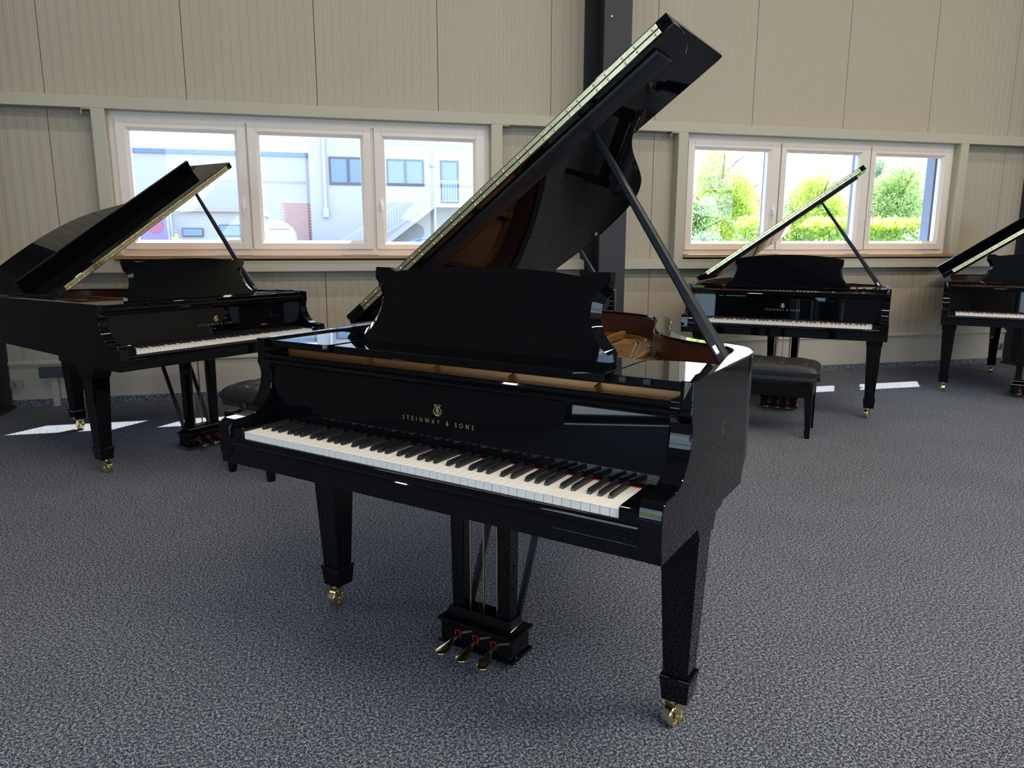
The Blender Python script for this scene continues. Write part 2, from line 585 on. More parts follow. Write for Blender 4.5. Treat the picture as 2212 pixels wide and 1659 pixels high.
# plinth, ledge, carpet strip
COLX = [-2.75, 2.235, 7.19]
seg = [(X0, -2.87), (-2.63, 2.115), (2.355, 7.07), (7.31, X1)]
for i, (a, c) in enumerate(seg):
    struct(MB().box(a, c, WY - 0.012, WY + 0.036, 0.0, 0.338).build('trim_%d' % (1 + i), plinthm))
    struct(MB().prism([(WY + 0.03, 0.338), (WY - 0.03, 0.338), (WY - 0.03, 0.352), (WY - 0.012, 0.372), (WY + 0.03, 0.372)], 'x', a, c).build('trim_%d' % (5 + i), plinthm, bevel=0.002))
    struct(MB().box(a, c, WY - 0.022, WY - 0.010, 0.0, 0.057).build('baseboard_front_%d' % (1 + i), carpet))
    # long girts above and below the windows
    struct(MB().box(a, c, WY - 0.12, WY + 0.01, 2.287, 2.3755).build('trim_%d' % (9 + i), railmat, bevel=0.004))
    struct(MB().box(a, c, WY - 0.12, WY + 0.01, 1.0585, 1.150).build('trim_%d' % (13 + i), railmat, bevel=0.004))
for i, (a, c) in enumerate(((-1.835, -1.738), (1.255, 1.355), (3.0, 3.098), (6.112, 6.209))):
    struct(MB().box(a, c, WY - 0.119, WY + 0.01, 1.148, 2.289).build('trim_%d' % (17 + i), railmat, bevel=0.006))
# folded brackets that join post and girt
for a, c in ((-1.90, -1.83), (1.35, 1.42), (2.93, 3.0)):
    t_ = MB()
    t_.box(a, c, WY - 0.115, WY - 0.02, 2.279, 2.287)
    t_.box(a if a < 0 or a > 2 else a, a + 0.004, WY - 0.115, WY - 0.02, 2.24, 2.287)
    tag(t_.build('angle_bracket', railmat), 'small folded sheet bracket under the upper rail beside the %s' % ('far left window post' if a < 0 else 'post right of the left window' if a < 2 else 'post left of the right window'), 'bracket')

# I-section columns
def column(cx, label):
    w = 0.12
    root = thing('steel_column', label, 'column', (cx, WY - 0.25, 0))
    for (y0, y1, nm) in ((WY - 0.018, WY - 0.001, 'flange'), (WY - 0.496, WY - 0.478, 'flange')):
        MB().box(-w, w, y0 - (WY - 0.25), y1 - (WY - 0.25), 0.0, ZC).build(nm, beammat, root, bevel=0.001)
    MB().box(-0.006, 0.006, -0.23, 0.233, 0.0, ZC).build('web', beammat, root)
    MB().box(-0.15, 0.15, -0.27, 0.235, 0.0, 0.018).build('base_plate', beammat, root)
    MB().tube([(-0.06, -0.246, 3.1), (-0.06, -0.252, 3.1)], 0.008, 8).build('bolt', zinc, root)
    MB().tube([(-0.06, 0.22, 0.93), (-0.06, 0.212, 0.93)], 0.02, 10).build('bolt', zinc, root)
    return root
column(-2.75, 'dark grey steel column at the far left of the window wall')
column(2.235, 'dark grey steel column between the two windows')
column(7.19, 'dark grey steel column at the far right behind the cropped piano')

for (x, label) in ((-2.585, 'zinc fixing bracket with bolt beside the left steel column'), (6.995, 'zinc fixing bracket with bolt beside the right steel column')):
    r = thing('fixing_bracket', label, 'bracket', (x, WY - 0.012, 0.185))
    MB().box(-0.045, 0.045, -0.022, 0.0, -0.032, 0.032).build('plate', zinc, r, bevel=0.002)
    MB().tube([(0, -0.022, 0), (0, -0.034, 0)], 0.013, 12).build('bolt', steel, r)

# power socket strip on the plinth
r = thing('socket_box', 'black twin socket box on the plinth behind the left piano', 'socket', (-2.325, WY - 0.012, 0.275))
MB().box(-0.085, 0.085, -0.045, 0, -0.042, 0.042).build('housing', socketm, r, bevel=0.003)
for dx in (-0.04, 0.04):
    MB().tube([(dx, -0.045, 0), (dx, -0.05, 0)], 0.024, 16).build('socket', socketm, r)
tag(MB().box(-2.335, -2.285, WY - 0.04, WY - 0.022, 0.0, 0.233).build('cable_duct', plinthm, bevel=0.002), 'narrow beige cable duct running down from the socket box', 'duct')

# windows
def window(idx, w, sashes, handles):
    x0, x1, z0, z1 = w
    fr = MB()
    ya, yb = WY - 0.03, WY + 0.05
    fr.box(x0, x1, ya, yb, z0, sashes[0][2] + 0.012)
    fr.box(x0, x1, ya, yb, 2.225, z1)
    zlo, zhi = sashes[0][2] + 0.012, 2.225
    fr.box(x0, sashes[0][0] + 0.012, ya, yb, zlo, zhi)
    fr.box(sashes[-1][1] - 0.012, x1, ya, yb, zlo, zhi)
    for k in range(len(sashes) - 1):
        fr.box(sashes[k][1] - 0.01, sashes[k + 1][0] + 0.01, ya + 0.006, yb, zlo, zhi)
    root = struct(fr.build('window_%d' % idx, pvc, bevel=0.003))
    # outer reveal and roller-shutter guides
    for k, s_ in enumerate(sashes):
        g = MB()
        g.box(s_[1] - 0.062, s_[1] + 0.012, WY + 0.085, WY + 0.135, z0 + 0.05, z1)
        if k == len(sashes) - 1:
            g.box(s_[1] - 0.05, x1 + 0.02, WY + 0.105, WY + 0.21, z0 + 0.02, z1 + 0.05)
        g.build('shutter_guide', shutterm, root)
    MB().box(x0, x1, WY + 0.05, WY + 0.16, z0 - 0.01, z0 + 0.03).build('outer_sill', pvc, root, bevel=0.002)
    for k, (a, c, za, zb, ga, gc, gza, gzb) in enumerate(sashes):
        sb = MB()
        y0_, y1_ = WY - 0.05, WY + 0.03
        bw_ = 0.022
        for (xa, xb, zc_, zd) in ((a, ga - bw_, za, zb), (gc + bw_, c, za, zb), (ga - bw_, gc + bw_, za, gza - bw_), (ga - bw_, gc + bw_, gzb + bw_, zb)):
            sb.box(xa, xb, y0_, y1_, zc_, zd)
        s = sb.build('sash', pvc, root, bevel=0.003)
        # sloping glazing bead
        for nm, q0, q1 in (('bead', -0.044, -0.020),):
            o_ = [(ga - bw_, gza - bw_), (gc + bw_, gza - bw_), (gc + bw_, gzb + bw_), (ga - bw_, gzb + bw_)]
            i_ = [(ga, gza), (gc, gza), (gc, gzb), (ga, gzb)]
            m = MB()
            vs = [(p[0], WY - 0.046, p[1]) for p in o_] + [(p[0], WY - 0.024, p[1]) for p in i_] + [(p[0], WY + 0.025, p[1]) for p in i_] + [(p[0], WY + 0.025, p[1]) for p in o_]
            fs = []
            for ring in range(3):
                for j in range(4):
                    fs.append((ring * 4 + j, ring * 4 + (j + 1) % 4, ring * 4 + 4 + (j + 1) % 4, ring * 4 + 4 + j))
            m.add(vs, fs).build('glazing_bead', pvc, s)
        MB().box(ga - 0.005, gc + 0.005, WY - 0.004, WY + 0.002, gza - 0.005, gzb + 0.005).build('glass_pane', glass, s)
        if k in handles:
            hx = handles[k]
            h = MB()
            h.box(hx - 0.014, hx + 0.014, WY - 0.062, WY - 0.05, 1.50 + 0.06, 1.50 + 0.16)
            h.tube([(hx, WY - 0.06, 1.615), (hx, WY - 0.095, 1.615), (hx, WY - 0.10, 1.60), (hx, WY - 0.10, 1.49)], [0.009, 0.009, 0.0105, 0.009], 10)
            h.build('window_handle', handlem, s, bevel=0.002, smooth=50)
    MB().box(x0 - 0.02 if idx == 1 else x0 - 0.01, x1 + 0.02 if idx == 1 else x1 + 0.035, WY - 0.145, WY - 0.028, 1.163, 1.193).build('window_sill', oak, root, bevel=0.003)

window(1, WIN[0], [(-1.692, -0.745, 1.240, 2.236, -1.600, -0.830, 1.314, 2.147),
                   (-0.731, 0.242, 1.240, 2.236, -0.642, 0.157, 1.312, 2.146),
                   (0.269, 1.208, 1.240, 2.236, 0.356, 1.112, 1.304, 2.146)], {0: -0.785, 2: 0.315})
window(2, WIN[1], [(3.138, 4.100, 1.235, 2.236, 3.222, 3.984, 1.316, 2.154),
                   (4.115, 5.108, 1.235, 2.236, 4.191, 4.992, 1.319, 2.154),
                   (5.120, 6.066, 1.238, 2.236, 5.196, 5.975, 1.321, 2.152)], {0: 4.045, 2: 5.155})
# outside: a slim sheet canopy above the windows keeps the high sun out
tag(MB().box(X0, X1, WY + 0.10, WY + 0.415, 2.757, 2.83).build('canopy', beammat), 'slim dark canopy on the outside of the window wall', 'canopy')

# ceiling lamps
for ly, lz, pw in LAMP_ROWS:
    for lx in (-2.5, 1.9, 6.3, 10.7) if ly > 0 else (1.9, 6.3):
        r = thing('ceiling_light', 'long white strip lamp hanging under the ceiling', 'lamp', (lx, ly, lz), 0, 'strip lamps under the ceiling')
        MB().prism([(-0.08, 0.06), (-0.09, 0.0), (-0.065, 0.0), (-0.065, 0.02), (0.065, 0.02), (0.065, 0.0), (0.09, 0.0), (0.08, 0.06)], 'x', -2.15, 2.15).build('housing', handlem, r)
        for dx in (-1.6, 1.6):
            MB().tube([(dx, 0, 0.06), (dx, 0, ZC - lz)], 0.004, 6).build('hanger', steel, r)

# ------------------------------------------------------------------ grand pianos
W = 0.714
ZK = 0.727
LA = math.radians(35.66)
LIDP = [(1.467, 0.585), (1.466, 0.648), (1.455, 0.718), (1.434, 0.772), (1.401, 0.812), (1.358, 0.837), (1.308, 0.860), (1.243, 0.893), (1.190, 0.928),
        (1.145, 0.974), (1.091, 1.051), (1.045, 1.154), (0.986, 1.321), (0.931, 1.461), (0.864, 1.568), (0.797, 1.629), (0.725, 1.668), (0.59, 1.708),
        (0.45, 1.716), (0.30, 1.700), (0.17, 1.655), (0.065, 1.56), (0.012, 1.43), (0.0, 1.30), (0.0, 0.585)]

def lid_outline():
    c = catmull(LIDP[1:24], 3)
    return [LIDP[0]] + c + [LIDP[24]]

def stretch(y, tail):
    return y if y < 0.72 else 0.72 + (y - 0.72) * tail

MCACHE = {}

def cached(key, fn):
    if key not in MCACHE:
        MCACHE[key] = fn()
    return MCACHE[key]

def emblem_mesh(mat):
    """small lyre emblem, drawn in the x-z plane, 0.030 wide and 0.032 high"""
    m = MB()
    def st(pts, r=0.0007):
        m.tube([(x, 0, z) for x, z in pts], r, 6)
    for s in (-1, 1):
        st([(s * q[0], q[1]) for q in catmull([(0.0015, 0.003), (0.008, 0.0035), (0.0135, 0.008), (0.0135, 0.013), (0.010, 0.019), (0.0068, 0.024), (0.0062, 0.0285), (0.0085, 0.0312), (0.0112, 0.030), (0.0102, 0.0272)], 4)])
        st([(s * q[0], q[1]) for q in catmull([(0.001, 0.006), (0.005, 0.0055), (0.0085, 0.0085), (0.0075, 0.0115), (0.0055, 0.0105)], 4)], 0.0006)
        st([(s * 0.0022, 0.010), (s * 0.0022, 0.0258)], 0.0004)
    st([(-0.0068, 0.0262), (0.0068, 0.0262)], 0.0008)
    st([(0, 0.004), (0, 0.0262)], 0.0004)
    st([(0, 0.0295), (0, 0.0325)], 0.0010)
    st(catmull([(0.003, 0.0225), (-0.002, 0.024), (-0.003, 0.021), (0.0025, 0.0185), (0.0025, 0.0155), (-0.003, 0.015)], 4), 0.0006)
    st(catmull([(0.0035, 0.0195), (-0.003, 0.019), (-0.0045, 0.015), (-0.001, 0.0115), (0.004, 0.0125), (0.0038, 0.0155), (0.001, 0.0155)], 4), 0.0006)
    m.prism([(-0.0085, 0.0), (0.0085, 0.0), (0.004, 0.0022), (0.0016, 0.0032), (0.0016, 0.006), (-0.0016, 0.006), (-0.0016, 0.0032), (-0.004, 0.0022)], 'y', -0.0007, 0.0007)
    return m.mesh('lyre_emblem', mat)

def white_key():
    m = MB()
    m.box(-0.0111, 0.0111, 0.0145, 0.164, 0.700, ZK - 0.0022)
    m.box(-0.01115, 0.01115, 0.0130, 0.164, ZK - 0.0022, ZK)
    return m.mesh('white_key', ivory, bevel=0.0006, seg=1)

def black_key():
    m = MB()
    m.loft([[(-0.0056, 0.0620, ZK - 0.004), (0.0056, 0.0620, ZK - 0.004), (0.0056, 0.164, ZK - 0.004), (-0.0056, 0.164, ZK - 0.004)],
            [(-0.0054, 0.0640, ZK + 0.006), (0.0054, 0.0640, ZK + 0.006), (0.0054, 0.164, ZK + 0.006), (-0.0054, 0.164, ZK + 0.006)],
            [(-0.0046, 0.0690, ZK + 0.0125), (0.0046, 0.0690, ZK + 0.0125), (0.0046, 0.164, ZK + 0.0135), (-0.0046, 0.164, ZK + 0.0135)]])
    return m.mesh('black_key', keydark, bevel=0.0012, seg=2)

def leg_mesh():
    m = MB()
    prof = [(0.634, 0.150), (0.629, 0.128), (0.618, 0.108), (0.604, 0.090), (0.590, 0.076), (0.575, 0.065), (0.560, 0.0575), (0.552, 0.0545), (0.5515, 0.0505), (0.145, 0.0335)]
    m.loft([[(-min(w, 0.0545), -w, z), (min(w, 0.0545), -w, z), (min(w, 0.0545), w, z), (-min(w, 0.0545), w, z)] for z, w in prof])
    return m.mesh('leg', lacquer, smooth=20)

def cuff_mesh():
    m = MB()
    prof = [(0.152, 0.0355), (0.150, 0.041), (0.140, 0.0425), (0.136, 0.040), (0.078, 0.035)]
    m.loft([[(-w, -w, z), (w, -w, z), (w, w, z), (-w, w, z)] for z, w in prof])
    return m.mesh('leg_cuff', lacquer, bevel=0.0012, seg=2)

def caster_meshes():
    wl = MB()
    n_ = 28
    prof = [(0.010, -0.008), (0.021, -0.010), (0.0225, -0.0145), (0.029, -0.0145), (0.031, -0.012), (0.031, 0.012), (0.029, 0.0145), (0.0225, 0.0145), (0.021, 0.010), (0.010, 0.008)]
    rings = []
    for k in range(n_):
        a = 2 * PI * k / n_
        rings.append([(x, r_ * math.cos(a), r_ * math.sin(a)) for r_, x in prof])
    rings.append(rings[0])
    wl.loft(rings, cap=False)
    wl.tube([(-0.022, 0, 0), (0.022, 0, 0)], 0.005, 10)
    wm = wl.mesh('caster_wheel', brass, smooth=35, weld=True)
    fk = MB()
    for s in (-1, 1):
        fk.prism([(-0.010, 0.0), (-0.007, -0.008), (0.0, -0.011), (0.007, -0.008), (0.010, 0.0), (0.013, 0.040), (-0.013, 0.040)], 'x', s * 0.0160, s * 0.0195)
    fk.box(-0.0195, 0.0195, -0.014, 0.014, 0.036, 0.041)
    fk.tube([(0, 0, 0.040), (0, 0, 0.050)], 0.013, 14)
    fm = fk.mesh('caster_fork', brass, smooth=35)
    return wm, fm

DESK_EAR = [(0.442, 0.0), (0.4425, 0.030), (0.436, 0.040), (0.421, 0.052), (0.402, 0.076), (0.390, 0.100), (0.385, 0.125), (0.386, 0.150), (0.394, 0.168), (0.4035, 0.176), (0.410, 0.192), (0.4125, 0.215), (0.412, 0.239),
            (0.350, 0.238), (0.340, 0.232), (0.325, 0.226), (0.25, 0.235), (0.16, 0.2415), (0.08, 0.244), (0.0, 0.2445)]
DESK_EAR_IN = [(0.430, 0.0), (0.427, 0.018), (0.417, 0.026), (0.403, 0.036), (0.381, 0.066), (0.368, 0.098), (0.362, 0.125), (0.363, 0.152), (0.371, 0.178), (0.381, 0.190), (0.4045, 0.200), (0.408, 0.217), (0.4085, 0.236),
               (0.352, 0.2355), (0.342, 0.2295), (0.325, 0.2235), (0.25, 0.2325), (0.16, 0.239), (0.08, 0.2415), (0.0, 0.242)]
DESK_SQ = [(0.455, 0.0), (0.449, 0.012), (0.425, 0.030), (0.402, 0.060), (0.388, 0.100), (0.382, 0.135), (0.387, 0.160), (0.392, 0.172), (0.392, 0.212), (0.30, 0.228), (0.20, 0.238), (0.10, 0.244), (0.0, 0.246)]
DESK_SQ_IN = [(0.446, 0.0), (0.440, 0.008), (0.415, 0.024), (0.390, 0.056), (0.376, 0.098), (0.370, 0.135), (0.375, 0.165), (0.386, 0.176), (0.389, 0.209), (0.30, 0.2255), (0.20, 0.2355), (0.10, 0.2415), (0.0, 0.2435)]

def desk_mesh(outer, inner):
    """plate in local x (width) / z (up), front at y=-, thickness 18 mm"""
    def full(h):
        return [(-x, z) for x, z in h] + [(x, z) for x, z in reversed(h[:-1])]
    # run: left bottom -> up -> centre top -> right bottom
    o_ = [(-x, z) for x, z in outer] + [(x, z) for x, z in reversed(outer[:-1])]
    i_ = [(-x, z) for x, z in inner] + [(x, z) for x, z in reversed(inner[:-1])]
    N = len(o_)
    m = MB()
    vs = [(x, -0.0095, z) for x, z in i_] + [(x, 0.0098, z) for x, z in o_] + [(x, 0.0128, z) for x, z in o_]
    fs = [tuple(range(N)), tuple(range(3 * N - 1, 2 * N - 1, -1))]
    for k in (0, N):
        for j in range(N):
            fs.append((k + j, k + (j + 1) % N, k + N + (j + 1) % N, k + N + j))
    m.add(vs, fs)
    return m.mesh('music_desk', lacquer, smooth=22)

def piano(label, loc, rz, zr=0.9896, tail=1.0, desk='ear', keys=True, inside=True, lyre=True, side_logo=False, paper_slip=None, detail=True, la=35.66, prop_u=1.090, board=False, group='black grand pianos in the showroom'):
    root = thing('grand_piano', label, 'grand piano', (loc[0], loc[1], 0), rz, group)
    H = zr
    key = (round(zr, 3), tail)
    cl, sl = math.cos(math.radians(la)), math.sin(math.radians(la))
    lkey = (round(zr, 3), tail, la)
    def Lp(u, y, o=0.0):
        return (-W + u * cl - o * sl, y, H + 0.004 + u * sl + o * cl)
    lo = [(u, stretch(y, tail)) for u, y in lid_outline()]
    # rim path, front right -> tail -> front left
    rp = [((u * 0.9735) - W, (y * 0.992)) for u, y in lo]
    rp = [(W, 0.43), (W, 0.44), (W, 0.616), (W, 0.617)] + [q for q in rp[1:-1] if q[1] > 0.63] + [(-W, 0.617), (-W, 0.616), (-W, 0.44), (-W, 0.43)]
    # keep the straight sides truly straight
    rp = [(W if (x > 0.70 and y < 0.66) else x, y) for x, y in rp]
    T1, T2 = 0.030, 0.056
    def zb(i, x, y):
        if y <= 0.431: return 0.622
        if y <= 0.6165: return 0.634
        if abs(y - 0.617) < 1e-4: return 0.664
        return 0.690
    def rim():
        off = offset_path(rp, 1.0)
        m = MB()
        outer, inner, zbs = [], [], []
        for i, (x, y) in enumerate(rp):
            nx, ny = off[i][0] - x, off[i][1] - y
            th = T1 if y < 0.45 else T2
            outer.append((x, y)); inner.append((x + nx * th, y + ny * th)); zbs.append(zb(i, x, y))
        N = len(rp)
        vs = []
        c = 0.004
        # section: outer bottom, outer near top, bevel, top outer, top inner, inner near top, inner bottom
        secs = []
        for i in range(N):
            ox, oy = outer[i]; ix, iy = inner[i]
            dx, dy = ix - ox, iy - oy
            dl = math.hypot(dx, dy)
            ux, uy = dx / dl, dy / dl
            secs.append([(ox, oy, zbs[i]), (ox, oy, H - c), (ox + ux * c * 0.3, oy + uy * c * 0.3, H - c * 0.3), (ox + ux * c, oy + uy * c, H),
                         (ix - ux * c, iy - uy * c, H), (ix - ux * c * 0.3, iy - uy * c * 0.3, H - c * 0.3), (ix, iy, H - c), (ix, iy, zbs[i])])
        m.loft(secs)
        return m.mesh('case_rim', lacquer, smooth=17)
    rim_o = link('case_rim', cached(('rim',) + key, rim), root)
    def lining():
        a = offset_path([q for q in rp if q[1] > 0.44], T2 + 0.0005)
        b_ = offset_path([q for q in rp if q[1] > 0.44], T2 + 0.006)
        m = MB()
        m.loft([[(p[0], p[1], 0.80), (p[0], p[1], H - 0.010), (q[0], q[1], H - 0.010), (q[0], q[1], 0.80)] for p, q in zip(a, b_)])
        return m.mesh('inner_rim', mahog, smooth=30)
    lin = link('inner_rim', cached(('lin',) + key, lining), root)
    lin['label'] = 'reddish brown mahogany inner rim'
    # front cheeks with the swept arms
    CH = [(0.0, 0.652), (0.0, 0.735), (0.003, 0.744), (0.010, 0.752), (0.022, 0.758), (0.060, 0.7585), (0.080, 0.7605), (0.098, 0.7655), (0.114, 0.774), (0.128, 0.785), (0.140, 0.797), (0.150, 0.811), (0.158, 0.826),
          (0.164, 0.842), (0.168, 0.860), (0.1695, 0.878), (0.167, 0.893), (0.162, 0.905), (0.159, 0.911), (0.159, 0.921), (0.162, 0.928), (0.1625, H - 0.045), (0.24, H - 0.045), (0.24, 0.652)]
    CHI = CH[:-2] + [(0.24, H - 0.045), (0.24, 0.652)]
    CHO = CH[:21] + [(0.1625, H), (0.43, H), (0.43, 0.622), (0.005, 0.622), (0.005, 0.652)]
    for s in (-1, 1):
        def cheek(s=s):
            m = MB()
            m.prism(CHO, 'x', s * 0.6840, s * W)
            return m.mesh('cheek', lacquer, bevel=0.0026, seg=2, smooth=22, keep=lambda c: c.y > 0.4299 or (abs(c.x) < 0.6841 and c.z < H - 0.044))
        link('cheek', cached(('cheek', s, key[0]), cheek), root)
        link('cheek_block', cached(('cheekb', s, key[0]), lambda s=s: MB().prism(CHI, 'x', s * 0.6605, s * 0.6840).mesh('cheek_block', lacquer, bevel=0.0026, seg=2, smooth=22, keep=lambda c: abs(c.x) > 0.6839)), root)
        link('key_block', cached(('kb', s), lambda s=s: MB().prism([(0.006, 0.662), (0.006, 0.728), (0.010, 0.734), (0.020, 0.7365), (0.165, 0.7385), (0.165, 0.662)], 'x', s * 0.6135, s * 0.660).mesh('key_block', lacquer, bevel=0.002)), root)
    link('keybed', cached('keybed', lambda: MB().box(-0.6838, 0.6838, 0.006, 0.62, 0.6225, 0.655).mesh('keybed', lacquer, bevel=0.0015)), root)
    link('underside', cached('underside', lambda: MB().box(-0.684, 0.684, 0.24, 0.60, 0.640, 0.70).mesh('underside', satin)), root)
    KS = [(0.030, 0.655), (0.004, 0.655), (0.004, 0.672), (0.0005, 0.675), (0.0005, 0.679), (0.004, 0.682), (0.004, 0.684), (0.0015, 0.688), (0.0008, 0.693), (0.0025, 0.699), (0.006, 0.7035), (0.0105, 0.7055), (0.030, 0.7055)]
    link('key_slip', cached('slip', lambda: MB().prism(KS, 'x', -0.6600, 0.6600).mesh('key_slip', lacquer, smooth=35)), root)
    # fallboard and the moulded rail above it
    FB = [(0.1655, 0.733), (0.168, 0.7375), (0.1765, 0.905), (0.196, 0.905), (0.188, 0.733)]
    fb = link('fallboard', cached('fb', lambda: MB().prism(FB, 'x', -0.658, 0.658).mesh('fallboard', lacquer, bevel=0.0015)), root)
    ST = [(0.216, 0.9335), (0.172, 0.9410), (0.163, 0.9405), (0.158, 0.9365), (0.1585, 0.931), (0.1625, 0.928), (0.1625, 0.9265), (0.1545, 0.924), (0.1520, 0.9205), (0.1525, 0.9165), (0.156, 0.9135), (0.162, 0.9125),
          (0.162, 0.911), (0.1595, 0.9095), (0.1595, 0.9055), (0.165, 0.9035), (0.216, 0.9035)]
    link('front_rail', cached(('st', key[0]), lambda: MB().prism(ST, 'x', -0.6835, 0.6835).mesh('front_rail', lacquer, smooth=35)), root)
    red = link('key_felt', cached('felt', lambda: MB().box(-0.6135, 0.6135, 0.1635, 0.1675, ZK - 0.01, ZK + 0.002).mesh('key_felt', red_felt)), root)
    tilt = math.atan2(0.0085, 0.1675)
    yy = 0.168 + (0.80 - 0.7375) / 0.1675 * 0.0085
    lt = link('brand_lettering', cached('lettering', lambda: textmesh('brand_lettering', 'STEINWAY & SONS', 0.244, 0.0122, gold_pale, 2.1)), fb, loc=(0.0, yy - 0.0008, 0.799), rot=(-tilt, 0, 0))
    lt['label'] = 'gold inlaid lettering'
    lt['kind'] = 'stuff'
    le = link('lyre_emblem', cached('emblem', lambda: emblem_mesh(gold_pale)), fb, loc=(0.0, yy + 0.0008, 0.822), rot=(-tilt, 0, 0))
    le['label'] = 'gold inlaid lyre emblem'
    if side_logo:
        sl_ = link('side_lettering', textmesh('side_lettering', 'STEINWAY & SONS', 0.236, 0.0115, grey_inlay, 2.1), rim_o, loc=(W + 0.0006, 0.41, 0.797), rot=(0, 0, PI / 2))
        sl_['kind'] = 'stuff'
        link('side_emblem', emblem_mesh(grey_inlay), rim_o, loc=(W + 0.0002, 0.41, 0.818), rot=(0, 0, PI / 2))
    if keys:
        wk = cached('wk', white_key)
        bk = cached('bk', black_key)
        p = 1.225 / 52
        for i in range(52):
            link('white_key', wk, root, loc=(-0.6125 + p * (i + 0.5), 0, 0))
        # whites run A B C D E F G ...
        for i in range(51):
            nm = 'ABCDEFG'[i % 7]
            o_ = {'A': 0.003, 'C': -0.003, 'D': 0.003, 'F': -0.0035, 'G': 0.0}.get(nm)
            if o_ is not None:
                link('black_key', bk, root, loc=(-0.6125 + p * (i + 1) + o_, 0, 0))
    # side shelves, tray, music desk
    for s in (-1, 1):
        xi = 0.495 if s > 0 else 0.425
        poly = [(0.6835, 0.182), (xi + 0.02, 0.186), (xi + 0.005, 0.192), (xi, 0.21), (xi, 0.40), (xi + 0.006, 0.432), (xi + 0.03, 0.452), (0.59, 0.468), (0.6835, 0.470)]
        link('side_shelf', cached(('shelf', s, key[0]), lambda s=s, poly=poly: MB().prism([(s * x, y) for x, y in poly], 'z', H - 0.027, H - 0.006).mesh('side_shelf', lacquer, bevel=0.0015)), root)
    if detail:
        for hx in (0.53, 0.59):
            link('shelf_clip', cached(('clip', hx), lambda hx=hx: MB().box(hx, hx + 0.018, 0.176, 0.186, H - 0.02, H - 0.008).mesh('shelf_clip', satin, bevel=0.001)), root)
    link('desk_tray', cached(('tray', key[0]), lambda: MB().box(-0.415, 0.485, 0.200, 0.452, H - 0.030, H - 0.008).mesh('desk_tray', lacquer, bevel=0.002)), root)
    dm = cached(('desk', desk), lambda: desk_mesh(DESK_EAR, DESK_EAR_IN) if desk == 'ear' else desk_mesh(DESK_SQ, DESK_SQ_IN))
    md = link('music_desk', dm, root, loc=(-0.006, 0.360, H - 0.010), rot=(-math.radians(12.5), 0, 0))
    MB().bar((0.0, 0.012, 0.19), (0.0, 0.075, 0.012), 0.02, 0.008).build('desk_prop', satin, md)
    # interior
    if inside:
        inn = [q for q in rp if q[1] > 0.44]
        ip = offset_path(inn, T2 + 0.006)
        ZP = 0.893
        def plate():
            m = MB()
            m.prism([(0.668, 0.256)] + ip + [(-0.668, 0.256)], 'z', ZP - 0.012, ZP - 0.008)
            return m.mesh('soundboard', spruce)
        sb = link('soundboard', cached(('sb',) + key, plate), root)
        def iron():
            m = MB()
            ip2 = offset_path(inn, T2 + 0.055)
            # outer band
            m.loft([[(a[0], a[1], ZP - 0.008), (a[0], a[1], ZP + 0.004), (c[0], c[1], ZP + 0.010), (c[0], c[1], ZP - 0.008)] for a, c in zip(ip, ip2)])
            # pin block field and front flange
            m.box(-0.668, 0.668, 0.256, 0.47, ZP - 0.008, H - 0.062)
            m.box(-0.668, 0.668, 0.246, 0.257, ZP - 0.01, H - 0.0405)
            tr_ = [q for q in offset_path(inn, T2 + 0.010) if q[0] > 0.02 and q[1] < 1.35]
            m.prism([(tr_[0][0], 0.47)] + tr_ + [(0.02, tr_[-1][1]), (0.02, 0.47)], 'z', ZP - 0.008, ZP - 0.001)
            return m.mesh('iron_plate', gold, bevel=0.002, smooth=30)
        ir = link('iron_plate', cached(('iron',) + key, iron), root)
        ir['label'] = 'gold painted cast iron plate'
        # struts
        ytail = stretch(1.60, tail)
        for (xa, ya, xb, yb_) in ((-0.42, 0.46, -0.55, stretch(1.45, tail)), (-0.17, 0.46, -0.30, stretch(1.60, tail)), (0.08, 0.46, -0.04, stretch(1.52, tail)), (0.33, 0.46, 0.27, stretch(1.02, tail)), (0.54, 0.46, 0.53, stretch(0.80, tail))):
            MB().bar((xa, ya, ZP + 0.016), (xb, yb_, ZP + 0.016), 0.020, 0.026).build('plate_strut', gold, ir, bevel=0.003)
        for xx in (-0.30, -0.05, 0.20, 0.45):
            MB().prism([(0.216, H - 0.082), (0.216, H - 0.047), (0.246, H - 0.041), (0.256, H - 0.041), (0.256, H - 0.082)], 'x', xx - 0.003, xx + 0.003).build('plate_web', gold, ir)
        # raised relief bands that follow the bent side on the treble end of the plate
        random.seed(11)
        for dd_ in (0.062, 0.080):
            m = MB()
            pth = [q for q in offset_path(inn, T2 + dd_) if 0.93 < q[1] < 1.50 and q[0] > 0.0]
            for p_, q_ in zip(pth, pth[1:]):
                seg_ = Vector((q_[0] - p_[0], q_[1] - p_[1]))
                n_ = max(1, int(seg_.length / 0.0085))
                tv = seg_.normalized()
                nv = Vector((-tv.y, tv.x))
                for j in range(n_):
                    c_ = Vector(p_) + seg_ * ((j + 0.5) / n_)
                    w_, l_, h_ = 0.0045 * (0.6 + 0.5 * random.random()), 0.0022 * (0.8 + 0.6 * random.random()), 0.0025 + 0.002 * random.random()
                    cs = [c_ + tv * l_ * i_ + nv * w_ * k_ for i_, k_ in ((1, 1), (-1, 1), (-1, -1), (1, -1))]
                    m.loft([[(v_.x, v_.y, ZP - 0.001) for v_ in cs], [(v_.x, v_.y, ZP - 0.001 + h_) for v_ in cs]])
            tag(m.build('plate_relief', gold_pale, ir), kind='stuff')
        for bx_, by_ in ((0.18, 1.25), (0.10, 1.42), (0.25, 1.02)):
            MB().tube([(bx_, by_, ZP - 0.001), (bx_, by_, ZP + 0.010), (bx_, by_, ZP + 0.013)], [0.011, 0.010, 0.004], 12).build('plate_bolt', steel, ir)
        sp_ = MB()
        random.seed(3)
